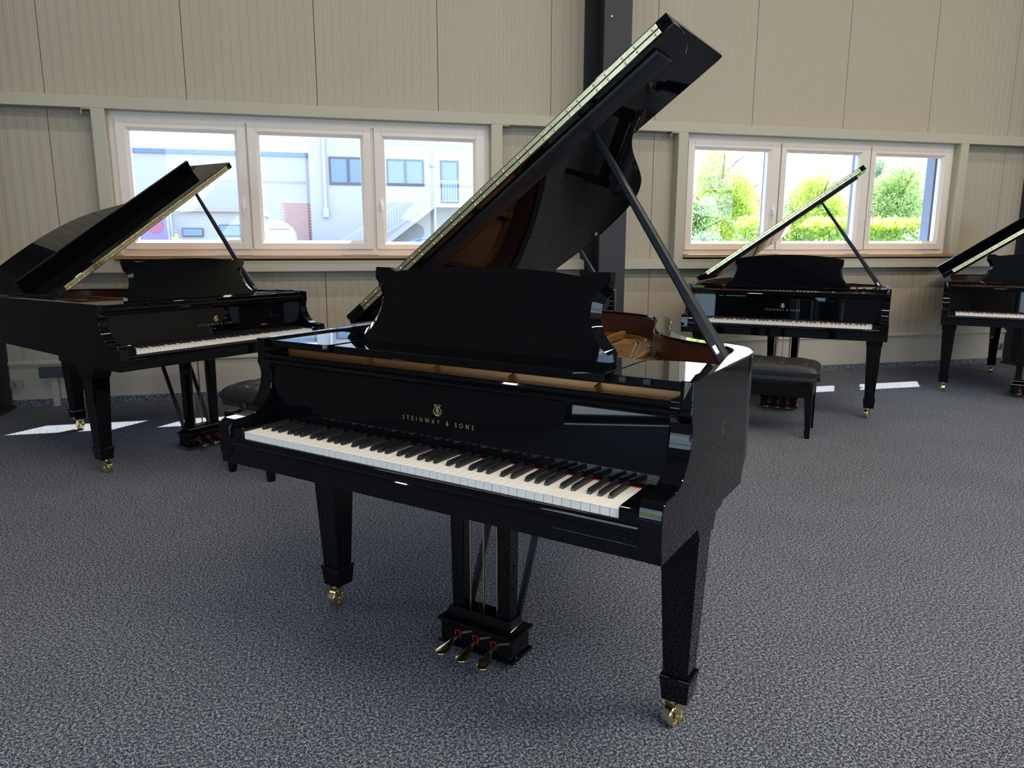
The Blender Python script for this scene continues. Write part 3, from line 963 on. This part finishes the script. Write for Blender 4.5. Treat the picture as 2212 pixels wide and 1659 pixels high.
        for k in range(46):
            x_ = -0.60 + k * 0.027
            tgt = stretch(1.50, tail) - (x_ + 0.6) * 0.62 * tail if x_ < 0.2 else stretch(0.98, tail) - (x_ - 0.2) * 0.55
            sp_.bar((x_, 0.30, H - 0.055), (x_ - 0.08, max(tgt, 0.6), ZP + 0.034), 0.0016, 0.0016)
        tag(sp_.build('strings', copper, root), kind='stuff')
        tp = MB()
        for k in range(70):
            x_ = -0.63 + k * 0.018
            for j in range(3):
                yy_ = 0.275 + j * 0.045 + (k % 2) * 0.018
                tp.tube([(x_, yy_, H - 0.062), (x_, yy_, H - 0.043)], 0.0032, 5)
        tag(tp.build('tuning_pins', steel, root), kind='stuff')
        df = MB()
        for k in range(40):
            x_ = -0.60 + k * 0.026
            df.box(x_ - 0.004, x_ + 0.004, 0.545, 0.60, ZP + 0.03, ZP + 0.052)
        tag(df.build('dampers', lacquer, root), kind='stuff')
        link('damper_felt', cached('dfelt', lambda: MB().box(-0.61, -0.30, 0.62, 0.66, ZP + 0.026, ZP + 0.036).mesh('damper_felt', red_felt)), root)
    if paper_slip:
        MB().prism(paper_slip, 'z', H - 0.0435, H - 0.0425).build('paper_slip', paper, root)['label'] = 'pinkish paper slip lying inside'
    # lid
    def lidmesh():
        m = MB()
        N = len(lo)
        top = [Lp(u, y, 0.018) for u, y in lo]
        bot = [Lp(u, y, 0.0) for u, y in lo]
        m.add(bot + top, [tuple(range(N)), tuple(range(2 * N - 1, N - 1, -1))] + [(i, (i + 1) % N, (i + 1) % N + N, i + N) for i in range(N)])
        return m.mesh('lid', lacquer, bevel=0.0022, seg=2, smooth=22)
    ld = link('lid', cached(('lid',) + lkey, lidmesh), root)
    def flap():
        m = MB()
        q = [(0.0, 0.583), (1.466, 0.583), (1.466, 1.058), (1.450, 1.063), (0.0, 1.063)]
        N = len(q)
        m.add([Lp(u, y, 0.0195) for u, y in q] + [Lp(u, y, 0.0375) for u, y in q], [tuple(range(N)), tuple(range(2 * N - 1, N - 1, -1))] + [(i, (i + 1) % N, (i + 1) % N + N, i + N) for i in range(N)])
        return m.mesh('folded_front_lid', lacquer, bevel=0.0022, seg=2)
    fl_ = link('folded_front_lid', cached(('flap',) + lkey, flap), root)
    if board:
        m = MB()
        q = [(0.885, 0.036), (0.870, 0.112), (0.888, 0.116), (0.907, 0.036)]
        m.loft([[Lp(u, y, o) for y, o in q] for u in (0.0, 1.38)])
        m.build('folded_front_rail', lacquer, fl_, bevel=0.002)
    def brass_strip(o0, o1, yf):
        m = MB()
        a0, a1 = 0.088, 1.430
        segs = 13
        for k in range(segs):
            ua = a0 + (a1 - a0) * k / segs + 0.0004
            ub = a0 + (a1 - a0) * (k + 1) / segs - 0.0004
            m.loft([[Lp(ua, yf, o0), Lp(ua, yf, o1), Lp(ua, 0.592, o1), Lp(ua, 0.592, o0)], [Lp(ub, yf, o0), Lp(ub, yf, o1), Lp(ub, 0.592, o1), Lp(ub, 0.592, o0)]])
        return m.mesh('hinge_leaf', brass_soft, bevel=0.0004, seg=1)
    for nm, o0, o1, yf in (('a', 0.0040, 0.0176, 0.5826), ('b', 0.0199, 0.0335, 0.5806)):
        h = link('hinge_leaf', cached(('hl', nm) + lkey, lambda o0=o0, o1=o1, yf=yf: brass_strip(o0, o1, yf)), ld)
        h['label'] = 'long brass hinge leaf on the lid edge'
        if detail:
            def screws(o0=o0, o1=o1, yf=yf):
                m = MB()
                u, o_ = 0, (o0 + o1) / 2 - 0.001
                pts = []
                for k in range(7):
                    a = 2 * PI * k / 7
                    pts.append((0.0042 * math.cos(a), 0.0042 * math.sin(a)))
                def R(du, do, dy):
                    c_ = Lp(du, yf - dy, o_ + do)
                    d0 = Lp(0, 0, 0)
                    return (c_[0], c_[1], c_[2])
                m.loft([[R(a, b__, 0.0) for a, b__ in pts], [R(a * 0.8, b__ * 0.8, 0.0016) for a, b__ in pts], [R(a * 0.3, b__ * 0.3, 0.0022) for a, b__ in pts]])
                return m.mesh('screw', brass, smooth=60)
            sm = cached(('screw', nm) + lkey, screws)
            for k in range(13):
                for t_ in (0.26, 0.86):
                    u = 0.088 + (1.430 - 0.088) * (k + t_) / 13
                    link('screw', sm, h, loc=(u * cl, 0, u * sl))
    def bar_():
        m = MB()
        q = [(0.632, 0.0), (0.636, -0.010), (0.650, -0.017), (0.715, -0.020), (0.724, -0.016), (0.728, -0.009), (0.744, -0.008), (0.744, 0.0)]
        m.loft([[Lp(u, y, o) for y, o in q] for u in (0.07, 1.388)])
        return m.mesh('lid_bar', satin, bevel=0.0015, smooth=35)
    link('lid_bar', cached(('bar',) + lkey, bar_), ld)
    pr_ = MB()
    base = Vector((0.662, 0.612, H - 0.035))
    top = Vector(Lp(prop_u, 0.742, -0.004))
    dd = (top - base).normalized()
    a_ = dd.cross(Vector((0, 1, 0))).normalized()
    c2_ = a_.cross(dd).normalized()
    pr_.loft([[tuple(base.lerp(top, t_) + a_ * (sx * w_ / 2) + c2_ * (sy * w_ * 0.42)) for sx, sy in ((1, 0.6), (0.6, 1), (-0.6, 1), (-1, 0.6), (-1, -0.6), (-0.6, -1), (0.6, -1), (1, -0.6))] for t_, w_ in ((0, 0.036), (0.12, 0.035), (0.30, 0.030), (0.31, 0.028), (0.6, 0.026), (0.9, 0.020), (1.0, 0.014))])
    po = pr_.build('lid_prop', satin, root, smooth=30)
    if detail:
        MB().bar(base.lerp(top, 0.055) + Vector((0.0, -0.0155, 0)), base.lerp(top, 0.085) + Vector((0.0, -0.0155, 0)), 0.010, 0.003, up=(0, 1, 0)).build('prop_plate', brass, po)
    # legs
    lm, cm = cached('leg', leg_mesh), cached('cuff', cuff_mesh)
    wm, fm = cached('caster', caster_meshes)
    for (lx, ly, a, dz) in ((-0.638, 0.392, 0.12, 0), (0.638, 0.392, -0.38, 0), (-0.20, stretch(1.52, tail), 0.1, 0)):
        lg = link('leg', lm, root, loc=(lx, ly, 0))
        link('leg_cuff', cm, lg)
        c_, s_ = math.cos(a), math.sin(a)
        link('caster_fork', fm, lg, loc=(0.018 * s_, -0.018 * c_, 0.031), rot=(0, 0, a)).data = fm
        link('caster_wheel', wm, lg, loc=(0.018 * s_, -0.018 * c_, 0.031), rot=(0, 0, a))
    if ly:
        MB().box(-0.29, -0.11, stretch(1.44, tail), stretch(1.60, tail), 0.62, 0.70).build('leg_block', lacquer, root)
    MB().box(-0.20, 0.20, 0.33, 0.48, 0.588, 0.624).build('lyre_block', lacquer, root, bevel=0.008)
    if lyre:
        def lbox():
            m = MB()
            y0, y1 = 0.345, 0.445
            def r_(x, a, c, z):
                return [(-x, a, z), (x, a, z), (x, c, z), (-x, c, z)]
            e_ = 0.0
            prof = [(0.030, 0.008), (0.040, 0.008), (0.042, 0.0), (0.098, 0.0), (0.101, 0.006), (0.108, 0.010), (0.114, 0.009), (0.118, 0.002), (0.122, -0.004), (0.128, -0.010), (0.134, -0.015), (0.141, -0.018), (0.150, -0.020), (0.152, -0.022)]
            m.loft([r_(0.133 + d, y0 - d, y1 + d, z) for z, d in prof])
            return m.mesh('pedal_lyre', lacquer, smooth=25)
        lb = link('pedal_lyre', cached('lbox', lbox), root)
        for s in (-1, 1):
            link('lyre_post', cached(('lpost', s), lambda s=s: MB().frustum((s * 0.066, s * 0.1085, 0.374, 0.416, 0.148), (s * 0.062, s * 0.1125, 0.368, 0.422, 0.600)).mesh('lyre_post', lacquer, bevel=0.002)), lb)
            link('lyre_brace', cached(('lbr', s), lambda s=s: MB().bar((s * 0.090, 0.447, 0.12), (s * 0.092, 0.676, 0.635), 0.014, 0.020, up=(1, 0, 0)).mesh('lyre_brace', satin, bevel=0.001)), lb)
        for x_ in (-0.05, 0.0, 0.05):
            link('pedal_rod', cached('rod', lambda: MB().tube([(0, 0.392, 0.13), (0, 0.392, 0.60)], 0.0036, 8).mesh('pedal_rod', brass, smooth=40)), lb, loc=(x_, 0, 0))
        def pedal(sk):
            m = MB()
            prof = [(0.345, 0.0045, 0.063, 0.004), (0.335, 0.005, 0.064, 0.004), (0.320, 0.006, 0.062, 0.004), (0.305, 0.010, 0.055, 0.0042), (0.290, 0.0145, 0.050, 0.0045), (0.275, 0.0165, 0.0475, 0.0045), (0.262, 0.0155, 0.046, 0.0042), (0.254, 0.0115, 0.045, 0.0038), (0.250, 0.005, 0.0445, 0.003)]
            rings = []
            for y, w_, z, h_ in prof:
                cx_ = sk * max(0, (0.335 - y)) * 0.12
                rings.append([(cx_ + 1.3 * w_ * math.cos(2 * PI * k / 12), y, z + h_ * math.sin(2 * PI * k / 12)) for k in range(12)])
            m.loft(rings)
            return m.mesh('pedal', brass, smooth=50)
        for x_, sk in ((-0.068, -1), (0.0, 0), (0.068, 1)):
            link('pedal', cached(('pedal', sk), lambda sk=sk: pedal(sk)), lb, loc=(x_, 0, 0))
            def slot():
                m = MB()
                for (a, c, z0, z1) in ((-0.010, -0.0084, 0.066, 0.084), (0.0084, 0.010, 0.058, 0.084), (-0.010, 0.010, 0.0822, 0.0838)):
                    m.box(a, c, 0.3425, 0.3452, z0, z1)
                return m.mesh('pedal_felt', red_felt)
            link('pedal_felt', cached('pfelt', slot), lb, loc=(x_, 0, 0))
    return root

A1 = math.radians(-46.0086)
piano('large black grand piano in the foreground with open lid and white keys', (0, 0), A1, side_logo=True,
      paper_slip=[(-0.25, 0.262), (-0.15, 0.262), (-0.145, 0.30), (-0.245, 0.30)])
piano('black grand piano at the left under the left window, lid open', (-0.703, 2.806), math.radians(43.63), zr=0.968, la=33.8, prop_u=1.22, board=True)
piano('black grand piano in front of the right window with a padded bench', (3.022, 2.876), math.radians(-39.95), zr=0.979, desk='square',
      paper_slip=[(-0.36, 0.225), (-0.22, 0.225), (-0.20, 0.262), (-0.34, 0.262)])
piano('black grand piano cropped by the right edge of the photo', (5.356, 2.792), math.radians(-43.4), zr=0.983, tail=1.25, board=True)
piano('black grand piano almost wholly hidden behind the foreground piano, only its lid prop shows', (0.80, 2.90), math.radians(-40), zr=0.979, keys=False, inside=False, lyre=True)

# ------------------------------------------------------------------ piano benches
def bench(label, P, a, cx, cy, top=0.50, group='padded piano benches'):
    c, s = math.cos(a), math.sin(a)
    root = thing('piano_bench', label, 'bench', (P[0] + c * cx - s * cy, P[1] + s * cx + c * cy, 0), a, group)
    hw, hd = 0.300, 0.190
    nx, ny = 72, 48
    vs, fs = [], []
    zb_ = top - 0.115
    for j in range(ny + 1):
        for i in range(nx + 1):
            u, v = -1 + 2 * i / nx, -1 + 2 * j / ny
            ue, ve = abs(u) ** 7, abs(v) ** 6
            r_ = max(0.0, 1 - ue) ** 0.5 * max(0.0, 1 - ve) ** 0.5
            x, y = u * hw, v * hd
            z = 0.030 + 0.062 * r_
            d = 0
            for bi in range(4):
                for bj in range(3):
                    bx_, by_ = (-0.75 + bi * 0.5) * hw, (-0.62 + bj * 0.62) * hd
                    q = math.hypot(x - bx_, y - by_)
                    d += 0.015 * math.exp(-(q / 0.016) ** 2) + 0.006 * math.exp(-(q / 0.045) ** 2)
            for bi in range(4):
                bx_ = (-0.75 + bi * 0.5) * hw
                d += 0.0035 * math.exp(-((x - bx_) / 0.008) ** 2)
            for bj in range(3):
                by_ = (-0.62 + bj * 0.62) * hd
                d += 0.0035 * math.exp(-((y - by_) / 0.008) ** 2)
            z -= d * r_
            # bulge outwards a little at half height
            vs.append((x * 1.0, y * 1.0, zb_ + z))
    for j in range(ny):
        for i in range(nx):
            k = j * (nx + 1) + i
            fs.append((k, k + 1, k + nx + 2, k + nx + 1))
    m = MB().add(vs, fs)
    # side skirt of the cushion
    ring = [(-hw, -hd), (hw, -hd), (hw, hd), (-hw, hd)]
    m.loft([[(x * k_, y * k_, z) for x, y in ring] for k_, z in ((0.965, zb_ - 0.002), (0.99, zb_ + 0.010), (1.0, zb_ + 0.0302))])
    m.build('cushion', leather, root, smooth=50, weld=True)
    MB().box(-hw * 0.965, hw * 0.965, -hd * 0.96, hd * 0.96, zb_ - 0.034, zb_ - 0.002).build('seat_base', leather, root, bevel=0.006)
    MB().box(-0.19, 0.19, -0.12, 0.12, 0.35, zb_ - 0.03).build('lift_frame', satin, root, bevel=0.002)
    ap = MB()
    for (x0, x1, y0, y1) in ((-0.275, 0.275, -0.178, -0.158), (-0.275, 0.275, 0.158, 0.178), (-0.275, -0.255, -0.158, 0.158), (0.255, 0.275, -0.158, 0.158)):
        ap.box(x0, x1, y0, y1, 0.275, 0.352)
    ap.build('apron', lacquer, root, bevel=0.002)
    for sx in (-1, 1):
        for sy in (-1, 1):
            m = MB()
            def rg(w_, z, sx=sx, sy=sy):
                xa, xb = sx * 0.278, sx * (0.278 - w_)
                ya, yb_ = sy * 0.181, sy * (0.181 - w_)
                x0, x1 = sorted((xa, xb)); y0, y1 = sorted((ya, yb_))
                return [(x0, y0, z), (x1, y0, z), (x1, y1, z), (x0, y1, z)]
            m.loft([rg(0.050, 0.356), rg(0.050, 0.27), rg(0.034, 0.058), rg(0.030, 0.055)])
            lg = m.build('leg', lacquer, root, bevel=0.0015)
            q = MB()
            q.loft([rg(0.038, 0.056), rg(0.038, 0.046), rg(0.030, 0.0)])
            q.build('foot_cuff', lacquer, lg, bevel=0.001)
        kn = MB()
        kx = sx * 0.262
        kn.tube([(kx, -0.02, zb_ - 0.022), (kx + sx * 0.030, -0.02, zb_ - 0.022)], 0.007, 10)
        n_ = 18
        kn.loft([[(kx + sx * d, -0.02 + r_ * (1 + 0.06 * (k % 2)) * math.cos(2 * PI * k / n_), zb_ - 0.022 + r_ * (1 + 0.06 * (k % 2)) * math.sin(2 * PI * k / n_)) for k in range(n_)] for d, r_ in ((0.028, 0.020), (0.031, 0.027), (0.045, 0.027), (0.049, 0.022))])
        kn.build('height_knob', keydark, root, smooth=30)
    return root

bench('black tufted leather bench between the left piano and the foreground piano', (-0.703, 2.806), math.radians(43.63), 0.02, -0.38, top=0.545)
bench('black tufted leather bench in front of the piano at the right window', (3.022, 2.876), math.radians(-39.95), 0.015, -0.30, top=0.532)

# ------------------------------------------------------------------ outside
tag(MB().box(-60, 80, WY + 0.11, 110, -0.30, -0.22).build('outdoor_ground', asphalt), kind='structure')
struct(MB().box(7.6, 24, WY + 1.6, 26, -0.221, -0.205).build('lawn', lawn))
struct(MB().box(-40, -9.5, -30, 2, -0.221, -0.19).build('lawn', lawn))

def KX(x): return 1.18 * x + 0.027
def KZ(z): return 1.18 * z - 0.231
YF = 35.73
blg = thing('office_building', 'pale rendered office building with outside stair seen through the left window', 'building', (2, YF, -0.22))
def ob(m, name, mat, **k):
    """shift world-space mesh data to the building's own origin"""
    m.v = [(x - 2, y - YF, z + 0.22) for x, y, z in m.v]
    return m.build(name, mat, blg, **k)
ob(MB().box(KX(-0.72), 10.5, YF, YF + 9, -0.22, 11), 'main_wall', render_w)
ob(MB().box(-14, KX(-0.72), YF + 0.9, YF + 9, -0.22, KZ(4.80)), 'annex_wall', render_b)
ob(MB().box(-14, KX(-0.72), YF + 0.8, YF + 9, KZ(4.80), KZ(4.97)), 'coping', coping)
def fwin(x0, x1, z0, z1, mull=True, y=YF):
    r_ = MB()
    x0, x1, z0, z1 = KX(x0), KX(x1), KZ(z0), KZ(z1)
    t_ = 0.09
    for (a, c, p, q) in ((x0, x1, z0, z0 + t_ * 1.4), (x0, x1, z1 - t_, z1), (x0, x0 + t_, z0 + t_ * 1.4, z1 - t_), (x1 - t_, x1, z0 + t_ * 1.4, z1 - t_)):
        r_.box(a, c, y - 0.05, y + 0.1, p, q)
    if mull:
        r_.box((x0 + x1) / 2 - t_ * 0.8, (x0 + x1) / 2 + t_ * 0.8, y - 0.05, y + 0.1, z0 + t_ * 1.4, z1 - t_)
    w_ = ob(r_, 'window', darkframe)
    g_ = MB().box(x0 + t_, x1 - t_, y - 0.03, y - 0.01, z0 + t_, z1 - t_)
    g_.v = [(a - 2, b__ - YF, c + 0.22) for a, b__, c in g_.v]
    g_.build('pane', skyglass, w_)
fwin(0.07, 1.60, 3.66, 4.77)
fwin(2.38, 3.94, 3.68, 4.75)
fwin(4.62, 5.41, 2.97, 4.75, mull=False)
ob(MB().tube([(KX(-0.12), YF - 0.12, 11), (KX(-0.12), YF - 0.12, KZ(2.7))], 0.075, 10), 'downpipe', railg)
ob(MB().box(KX(-0.22), KX(-0.02), YF - 0.2, YF, KZ(2.36), KZ(2.72)), 'pipe_box', railg)
ob(MB().box(KX(4.2), KX(4.33), YF - 0.12, YF, KZ(4.48), KZ(4.62)), 'wall_lamp', zinc)
ob(MB().tube([(KX(4.22), YF - 1.3, KZ(2.77)), (KX(4.22), YF - 1.3, -0.2)], 0.06, 8), 'support_post', railg)
# stair: run of flight and landing
fl = MB()
fl.prism([(KX(0.2), -0.22), (KX(0.35), -0.22 + 0.1), (KX(4.22), KZ(2.93)), (KX(7.5), KZ(2.93)), (KX(7.5), KZ(2.77)), (KX(4.24), KZ(2.77)), (KX(0.6), -0.22)], 'y', YF - 1.4, YF - 0.02)
ob(fl, 'stair_flight', render_w)
rl = MB()
pts = [(KX(0.35), KZ(1.36)), (KX(4.24), KZ(3.80)), (KX(6.3), KZ(3.82))]
for (p, q) in zip(pts, pts[1:]):
    rl.bar((p[0], YF - 1.35, p[1]), (q[0], YF - 1.35, q[1]), 0.05, 0.05)
    rl.bar((p[0], YF - 1.35, p[1] - 0.93), (q[0], YF - 1.35, q[1] - 0.93), 0.03, 0.03)
rail_o = ob(rl, 'stair_railing', railg)
bal = cached('baluster', lambda: MB().box(-0.012, 0.012, -0.012, 0.012, -0.95, 0).mesh('baluster', railg))
k = 0
x_ = pts[0][0] + 0.1
while x_ < pts[2][0]:
    if x_ < pts[1][0]:
        z_ = pts[0][1] + (pts[1][1] - pts[0][1]) * (x_ - pts[0][0]) / (pts[1][0] - pts[0][0])
    else:
        z_ = pts[1][1]
    link('baluster', bal, rail_o, loc=(x_ - 2, -1.35, z_ + 0.22))
    x_ += 0.135
# brick field on the annex, each brick its own piece
br = ob(MB().box(KX(-1.88), KX(-0.70) + 0.01, YF + 0.80, YF + 0.91, 0.2, KZ(2.99)), 'brick_field', mortar)
random.seed(5)
bmesh_ = cached('brick', lambda: MB().box(0, 0.200, -0.02, 0.02, 0, 0.062).mesh('brick', brickm))
nb = 0
for row in range(40):
    z_ = KZ(2.97) - 0.0745 * (row + 1)
    if z_ < KZ(1.35):
        break
    for c_ in range(7):
        x_ = KX(-1.88) + c_ * 0.214 - (0.107 if row % 2 else 0)
        if x_ < KX(-1.88) - 0.001 or x_ + 0.2 > KX(-0.70):
            continue
        link('brick', bmesh_, br, loc=(x_ - 2, 0.80 - random.random() * 0.006, z_ + 0.22))
        nb += 1

# flat commercial building further left
lb_ = thing('flat_roof_building', 'low pale flat roofed building seen through the left sash', 'building', (-4.0, 24.3, -0.22))
def ol(m, name, mat, **k):
    m.v = [(x + 4.0, y - 24.3, z + 0.22) for x, y, z in m.v]
    return m.build(name, mat, lb_, **k)
ol(MB().box(-5.0, -2.4, 24.05, 30, -0.22, 2.30), 'wall', render_b)
ol(MB().box(-5.05, -2.3, 23.9, 30, 2.30, 2.41), 'flat_roof', rooft)
for (a, c, p, q) in ((-4.63, -4.0, 1.51, 1.78), (-3.51, -2.6, 1.52, 1.89)):
    w_ = ol(MB().box(a, c, 24.0, 24.1, p, q), 'window', darkframe)
    g_ = MB().box(a + 0.03, c - 0.03, 23.98, 24.0, p + 0.03, q - 0.03)
    g_.v = [(x + 4.0, y - 24.3, z + 0.22) for x, y, z in g_.v]
    g_.build('pane', skyglass, w_)
ol(MB().tube([(-4.93, 23.98, 2.25), (-4.93, 23.98, -0.2)], 0.03, 8), 'downpipe', railg)
t_ = thing('gabled_house', 'distant house with tiled gable roof behind the flat building', 'building', (-19.0, 40, -0.22))
MB().prism([(-3.2, 0), (3.4, 0), (3.4, 3.2), (0.2, 4.35), (-3.2, 3.2)], 'y', 0, 6).build('wall', render_w, t_)
MB().prism([(-3.5, 3.15), (0.2, 4.45), (3.7, 3.15), (3.7, 3.25), (0.2, 4.6), (-3.5, 3.25)], 'y', -0.3, 6.2).build('roof', rooft, t_)
hb = thing('advertising_banner', 'purple printed banner with a red disc left of the flat building', 'banner', (-5.6, 23.6, -0.22))
MB().box(-0.95, 0.60, -0.03, 0.03, 1.0, 2.32).build('panel', purple, hb)
MB().tube([(0.27, -0.045, 2.06), (0.27, -0.031, 2.06)], 0.23, 24).build('printed_disc', redp, hb)
for dx in (-0.8, 0.5):
    MB().tube([(dx, 0.05, 0), (dx, 0.05, 2.3)], 0.03, 8).build('post', railg, hb)

# delivery van under the brick field
vn = thing('delivery_van', 'light blue box van parked in front of the brick patch', 'van', (-2.8, 33.4, -0.22))
body = MB()
body.prism([(-2.6, 0.45), (1.36, 0.45), (1.40, 1.2), (1.30, 1.95), (1.18, 2.22), (0.95, 2.42), (0.55, 2.55), (-2.6, 2.62)], 'y', -0.95, 0.95)
body.build('body', vanm, vn, bevel=0.03)
MB().box(-0.40, 0.20, -0.97, -0.94, 1.55, 2.05).build('side_window', skyglass, vn)
MB().box(-2.5, 1.1, -0.972, -0.95, 2.12, 2.15).build('trim_strip', darkframe, vn)
for wx in (-1.9, 0.7):
    MB().tube([(wx, -0.98, 0.33), (wx, -0.75, 0.33)], 0.33, 20).build('wheel', socketm, vn)
# parked blue car under the stair
cr_ = thing('parked_car', 'bright blue parked car in front of the outside stair', 'car', (4.6, 30.5, -0.22))
MB().prism([(-2.2, 0.35), (2.1, 0.35), (2.15, 0.85), (1.9, 1.15), (1.35, 1.30), (0.9, 1.68), (0.1, 1.80), (-0.9, 1.74), (-1.6, 1.50), (-2.15, 1.30), (-2.25, 0.8)], 'y', -0.85, 0.85).build('body', carblue, cr_, bevel=0.06)
MB().prism([(1.15, 1.32), (0.8, 1.62), (0.1, 1.72), (-0.9, 1.66), (-1.4, 1.45), (-1.3, 1.28)], 'y', -0.87, 0.87).build('side_window', skyglass, cr_)
for wx in (-1.35, 1.3):
    MB().tube([(wx, -0.88, 0.32), (wx, -0.62, 0.32)], 0.32, 20).build('wheel', socketm, cr_)

rng = np.random.default_rng(7)
def leaves(blobs, n_, size, name, mat, parent):
    """n_ small leaf quads scattered in ellipsoid shells"""
    V = np.zeros((n_ * 4, 3)); i = 0
    wts = np.array([b_[3] * b_[4] * b_[5] for b_ in blobs]) ** 0.67
    wts = wts / wts.sum()
    pick = rng.choice(len(blobs), n_, p=wts)
    B_ = np.array(blobs)[pick]
    d = rng.normal(size=(n_, 3)); d /= np.linalg.norm(d, axis=1)[:, None]
    rad = 1 - 0.75 * rng.random(n_) ** 1.6
    rad *= 1 + 0.10 * rng.normal(size=n_)
    c = B_[:, :3] + d * B_[:, 3:6] * rad[:, None]
    a = rng.normal(size=(n_, 3)); a /= np.linalg.norm(a, axis=1)[:, None]
    b2 = np.cross(a, rng.normal(size=(n_, 3))); b2 /= np.linalg.norm(b2, axis=1)[:, None]
    s_ = size * (0.6 + 0.8 * rng.random(n_))[:, None]
    V[0::4] = c - a * s_; V[1::4] = c + b2 * s_ * 0.55; V[2::4] = c + a * s_; V[3::4] = c - b2 * s_ * 0.55
    F = np.arange(n_ * 4).reshape(-1, 4)
    m = bpy.data.meshes.new(name)
    m.from_pydata(V.tolist(), [], F.tolist())
    m.materials.append(mat)
    o = link(name, m, parent)
    o['kind'] = 'stuff'
    return o

def tree(label, x, y, h, r, mat, n_=9000, size=0.075, low=0.3, group=None, blobs=None):
    root = thing('tree', label, 'tree', (x, y, -0.2), 0, group)
    tr_ = MB()
    tr_.tube([(0, 0, 0), (0.05, 0, h * 0.35), (-0.03, 0.04, h * 0.65), (0.03, 0, h * 0.95)], [0.14, 0.11, 0.06, 0.015], 8)
    for k in range(9):
        a = k * 2.4
        z0 = h * (0.25 + 0.07 * k)
        tr_.tube([(0, 0, z0), (r * 0.45 * math.cos(a), r * 0.45 * math.sin(a), z0 + h * 0.10), (r * 0.85 * math.cos(a), r * 0.85 * math.sin(a), z0 + h * 0.16)], [0.045, 0.025, 0.008], 5)
    tr_.build('trunk', bark, root)
    if blobs is None:
        blobs = [(0, 0, h * 0.62, r * 0.75, r * 0.75, h * 0.30)]
        for k in range(12):
            a = rng.random() * 2 * PI
            zz = h * (low + (0.92 - low) * (k + 0.5) / 12)
            w_ = r * (0.95 - 0.55 * max(0, (zz / h - 0.45)) / 0.5)
            blobs.append((w_ * 0.6 * math.cos(a), w_ * 0.6 * math.sin(a), zz, r * 0.40, r * 0.40, h * 0.11))
    leaves(blobs, n_, size, 'foliage', mat, root)
    return root

tree('tall yellow green tree, leftmost behind the right window', 9.8, 15.8, 3.95, 1.10, leaf_yellow, 18000, 0.038)
tree('reddish tinged bush tree right of the tall yellow green tree', 12.1, 18.8, 3.35, 1.30, leaf_red, 17000, 0.035)
tree('green tree in the middle pane with bare upper twigs', 12.9, 16.0, 3.45, 1.15, leaf_yellow, 16000, 0.040)
tree('dense round green tree behind the rightmost pane', 15.6, 16.2, 3.75, 1.40, leaf_green, 20000, 0.040)
tree('dark conifer tip rising behind the rightmost tree', 17.3, 19.2, 4.40, 0.55, leaf_dark, 8000, 0.035)
tree('broad green tree between the middle and right panes', 16.2, 21.0, 3.5, 1.4, leaf_green, 17000, 0.042)
tree('low green tree at the left edge of the right window', 8.2, 14.3, 2.7, 0.85, leaf_green, 14000, 0.038)
tree('pale green tree far behind the reddish bush', 14.9, 25.6, 4.0, 1.9, leaf_green, 20000, 0.045)

def hedge(label, x0, x1, y, h, d, mat, mat2, n_=16000):
    root = thing('hedge', label, 'hedge', ((x0 + x1) / 2, y, -0.2))
    w_ = (x1 - x0) / 2
    st = MB()
    k = -w_ + 0.2
    while k < w_:
        st.tube([(k, 0, 0), (k + 0.05, 0, h * 0.8)], [0.03, 0.01], 5)
        k += 0.4
    st.build('stems', bark, root)['kind'] = 'stuff'
    bl = [(-w_ + 0.3 + 0.32 * i, rng.normal() * 0.05, h * 0.45, 0.30, d * 0.5, h * 0.45) for i in range(int(2 * w_ / 0.32))]
    leaves(bl, n_, 0.05, 'foliage', mat, root)
    bt = [(-w_ + 0.3 + 0.30 * i, rng.normal() * 0.05, h * 0.88, 0.24, d * 0.5, 0.14) for i in range(int(2 * w_ / 0.30))]
    leaves(bt, n_ // 2, 0.045, 'top_growth', mat2, root)
hedge('long clipped hedge with yellow green top across the right window', 8.0, 13.6, 12, 2.18, 0.9, leaf_green, leaf_yellow)
def bush(label, x, y, h, r, mat, n_=5000, size=0.035):
    root = thing('bush', label, 'bush', (x, y, -0.2))
    s_ = MB()
    for k in range(7):
        a = k * 0.9
        s_.tube([(0, 0, 0), (r * 0.5 * math.cos(a), r * 0.5 * math.sin(a), h * 0.7)], [0.02, 0.006], 5)
    s_.build('stems', bark, root)['kind'] = 'stuff'
    bl = [(0, 0, h * 0.5, r * 0.8, r * 0.8, h * 0.42)] + [(r * 0.6 * math.cos(k), r * 0.6 * math.sin(k), h * (0.35 + 0.08 * (k % 6)), r * 0.4, r * 0.4, h * 0.18) for k in range(9)]
    leaves(bl, n_, size, 'foliage', mat, root)
bush('dark green bush at the lower left of the right window', 5.75, 9.6, 1.85, 0.70, leaf_dark, 8000, 0.04)
bush('yellow green bush low in the left pane of the right window', 7.1, 9.0, 1.64, 0.45, leaf_yellow, 5000)
bush('bright yellow green bush below the hedge in the middle pane', 6.50, 7.20, 1.66, 0.40, leaf_yellow, 5000)
bush('small yellow bush at the lower left of the rightmost pane', 7.75, 7.4, 1.55, 0.42, leaf_yellow, 4000)
bush('grey green bush at the lower right of the rightmost pane', 9.1, 8.2, 1.92, 0.62, leaf_dark, 6000)
bush('white flowering bush in front of the flat roofed building', -4.65, 23.0, 1.90, 0.26, leaf_yellow, 2500, 0.035)
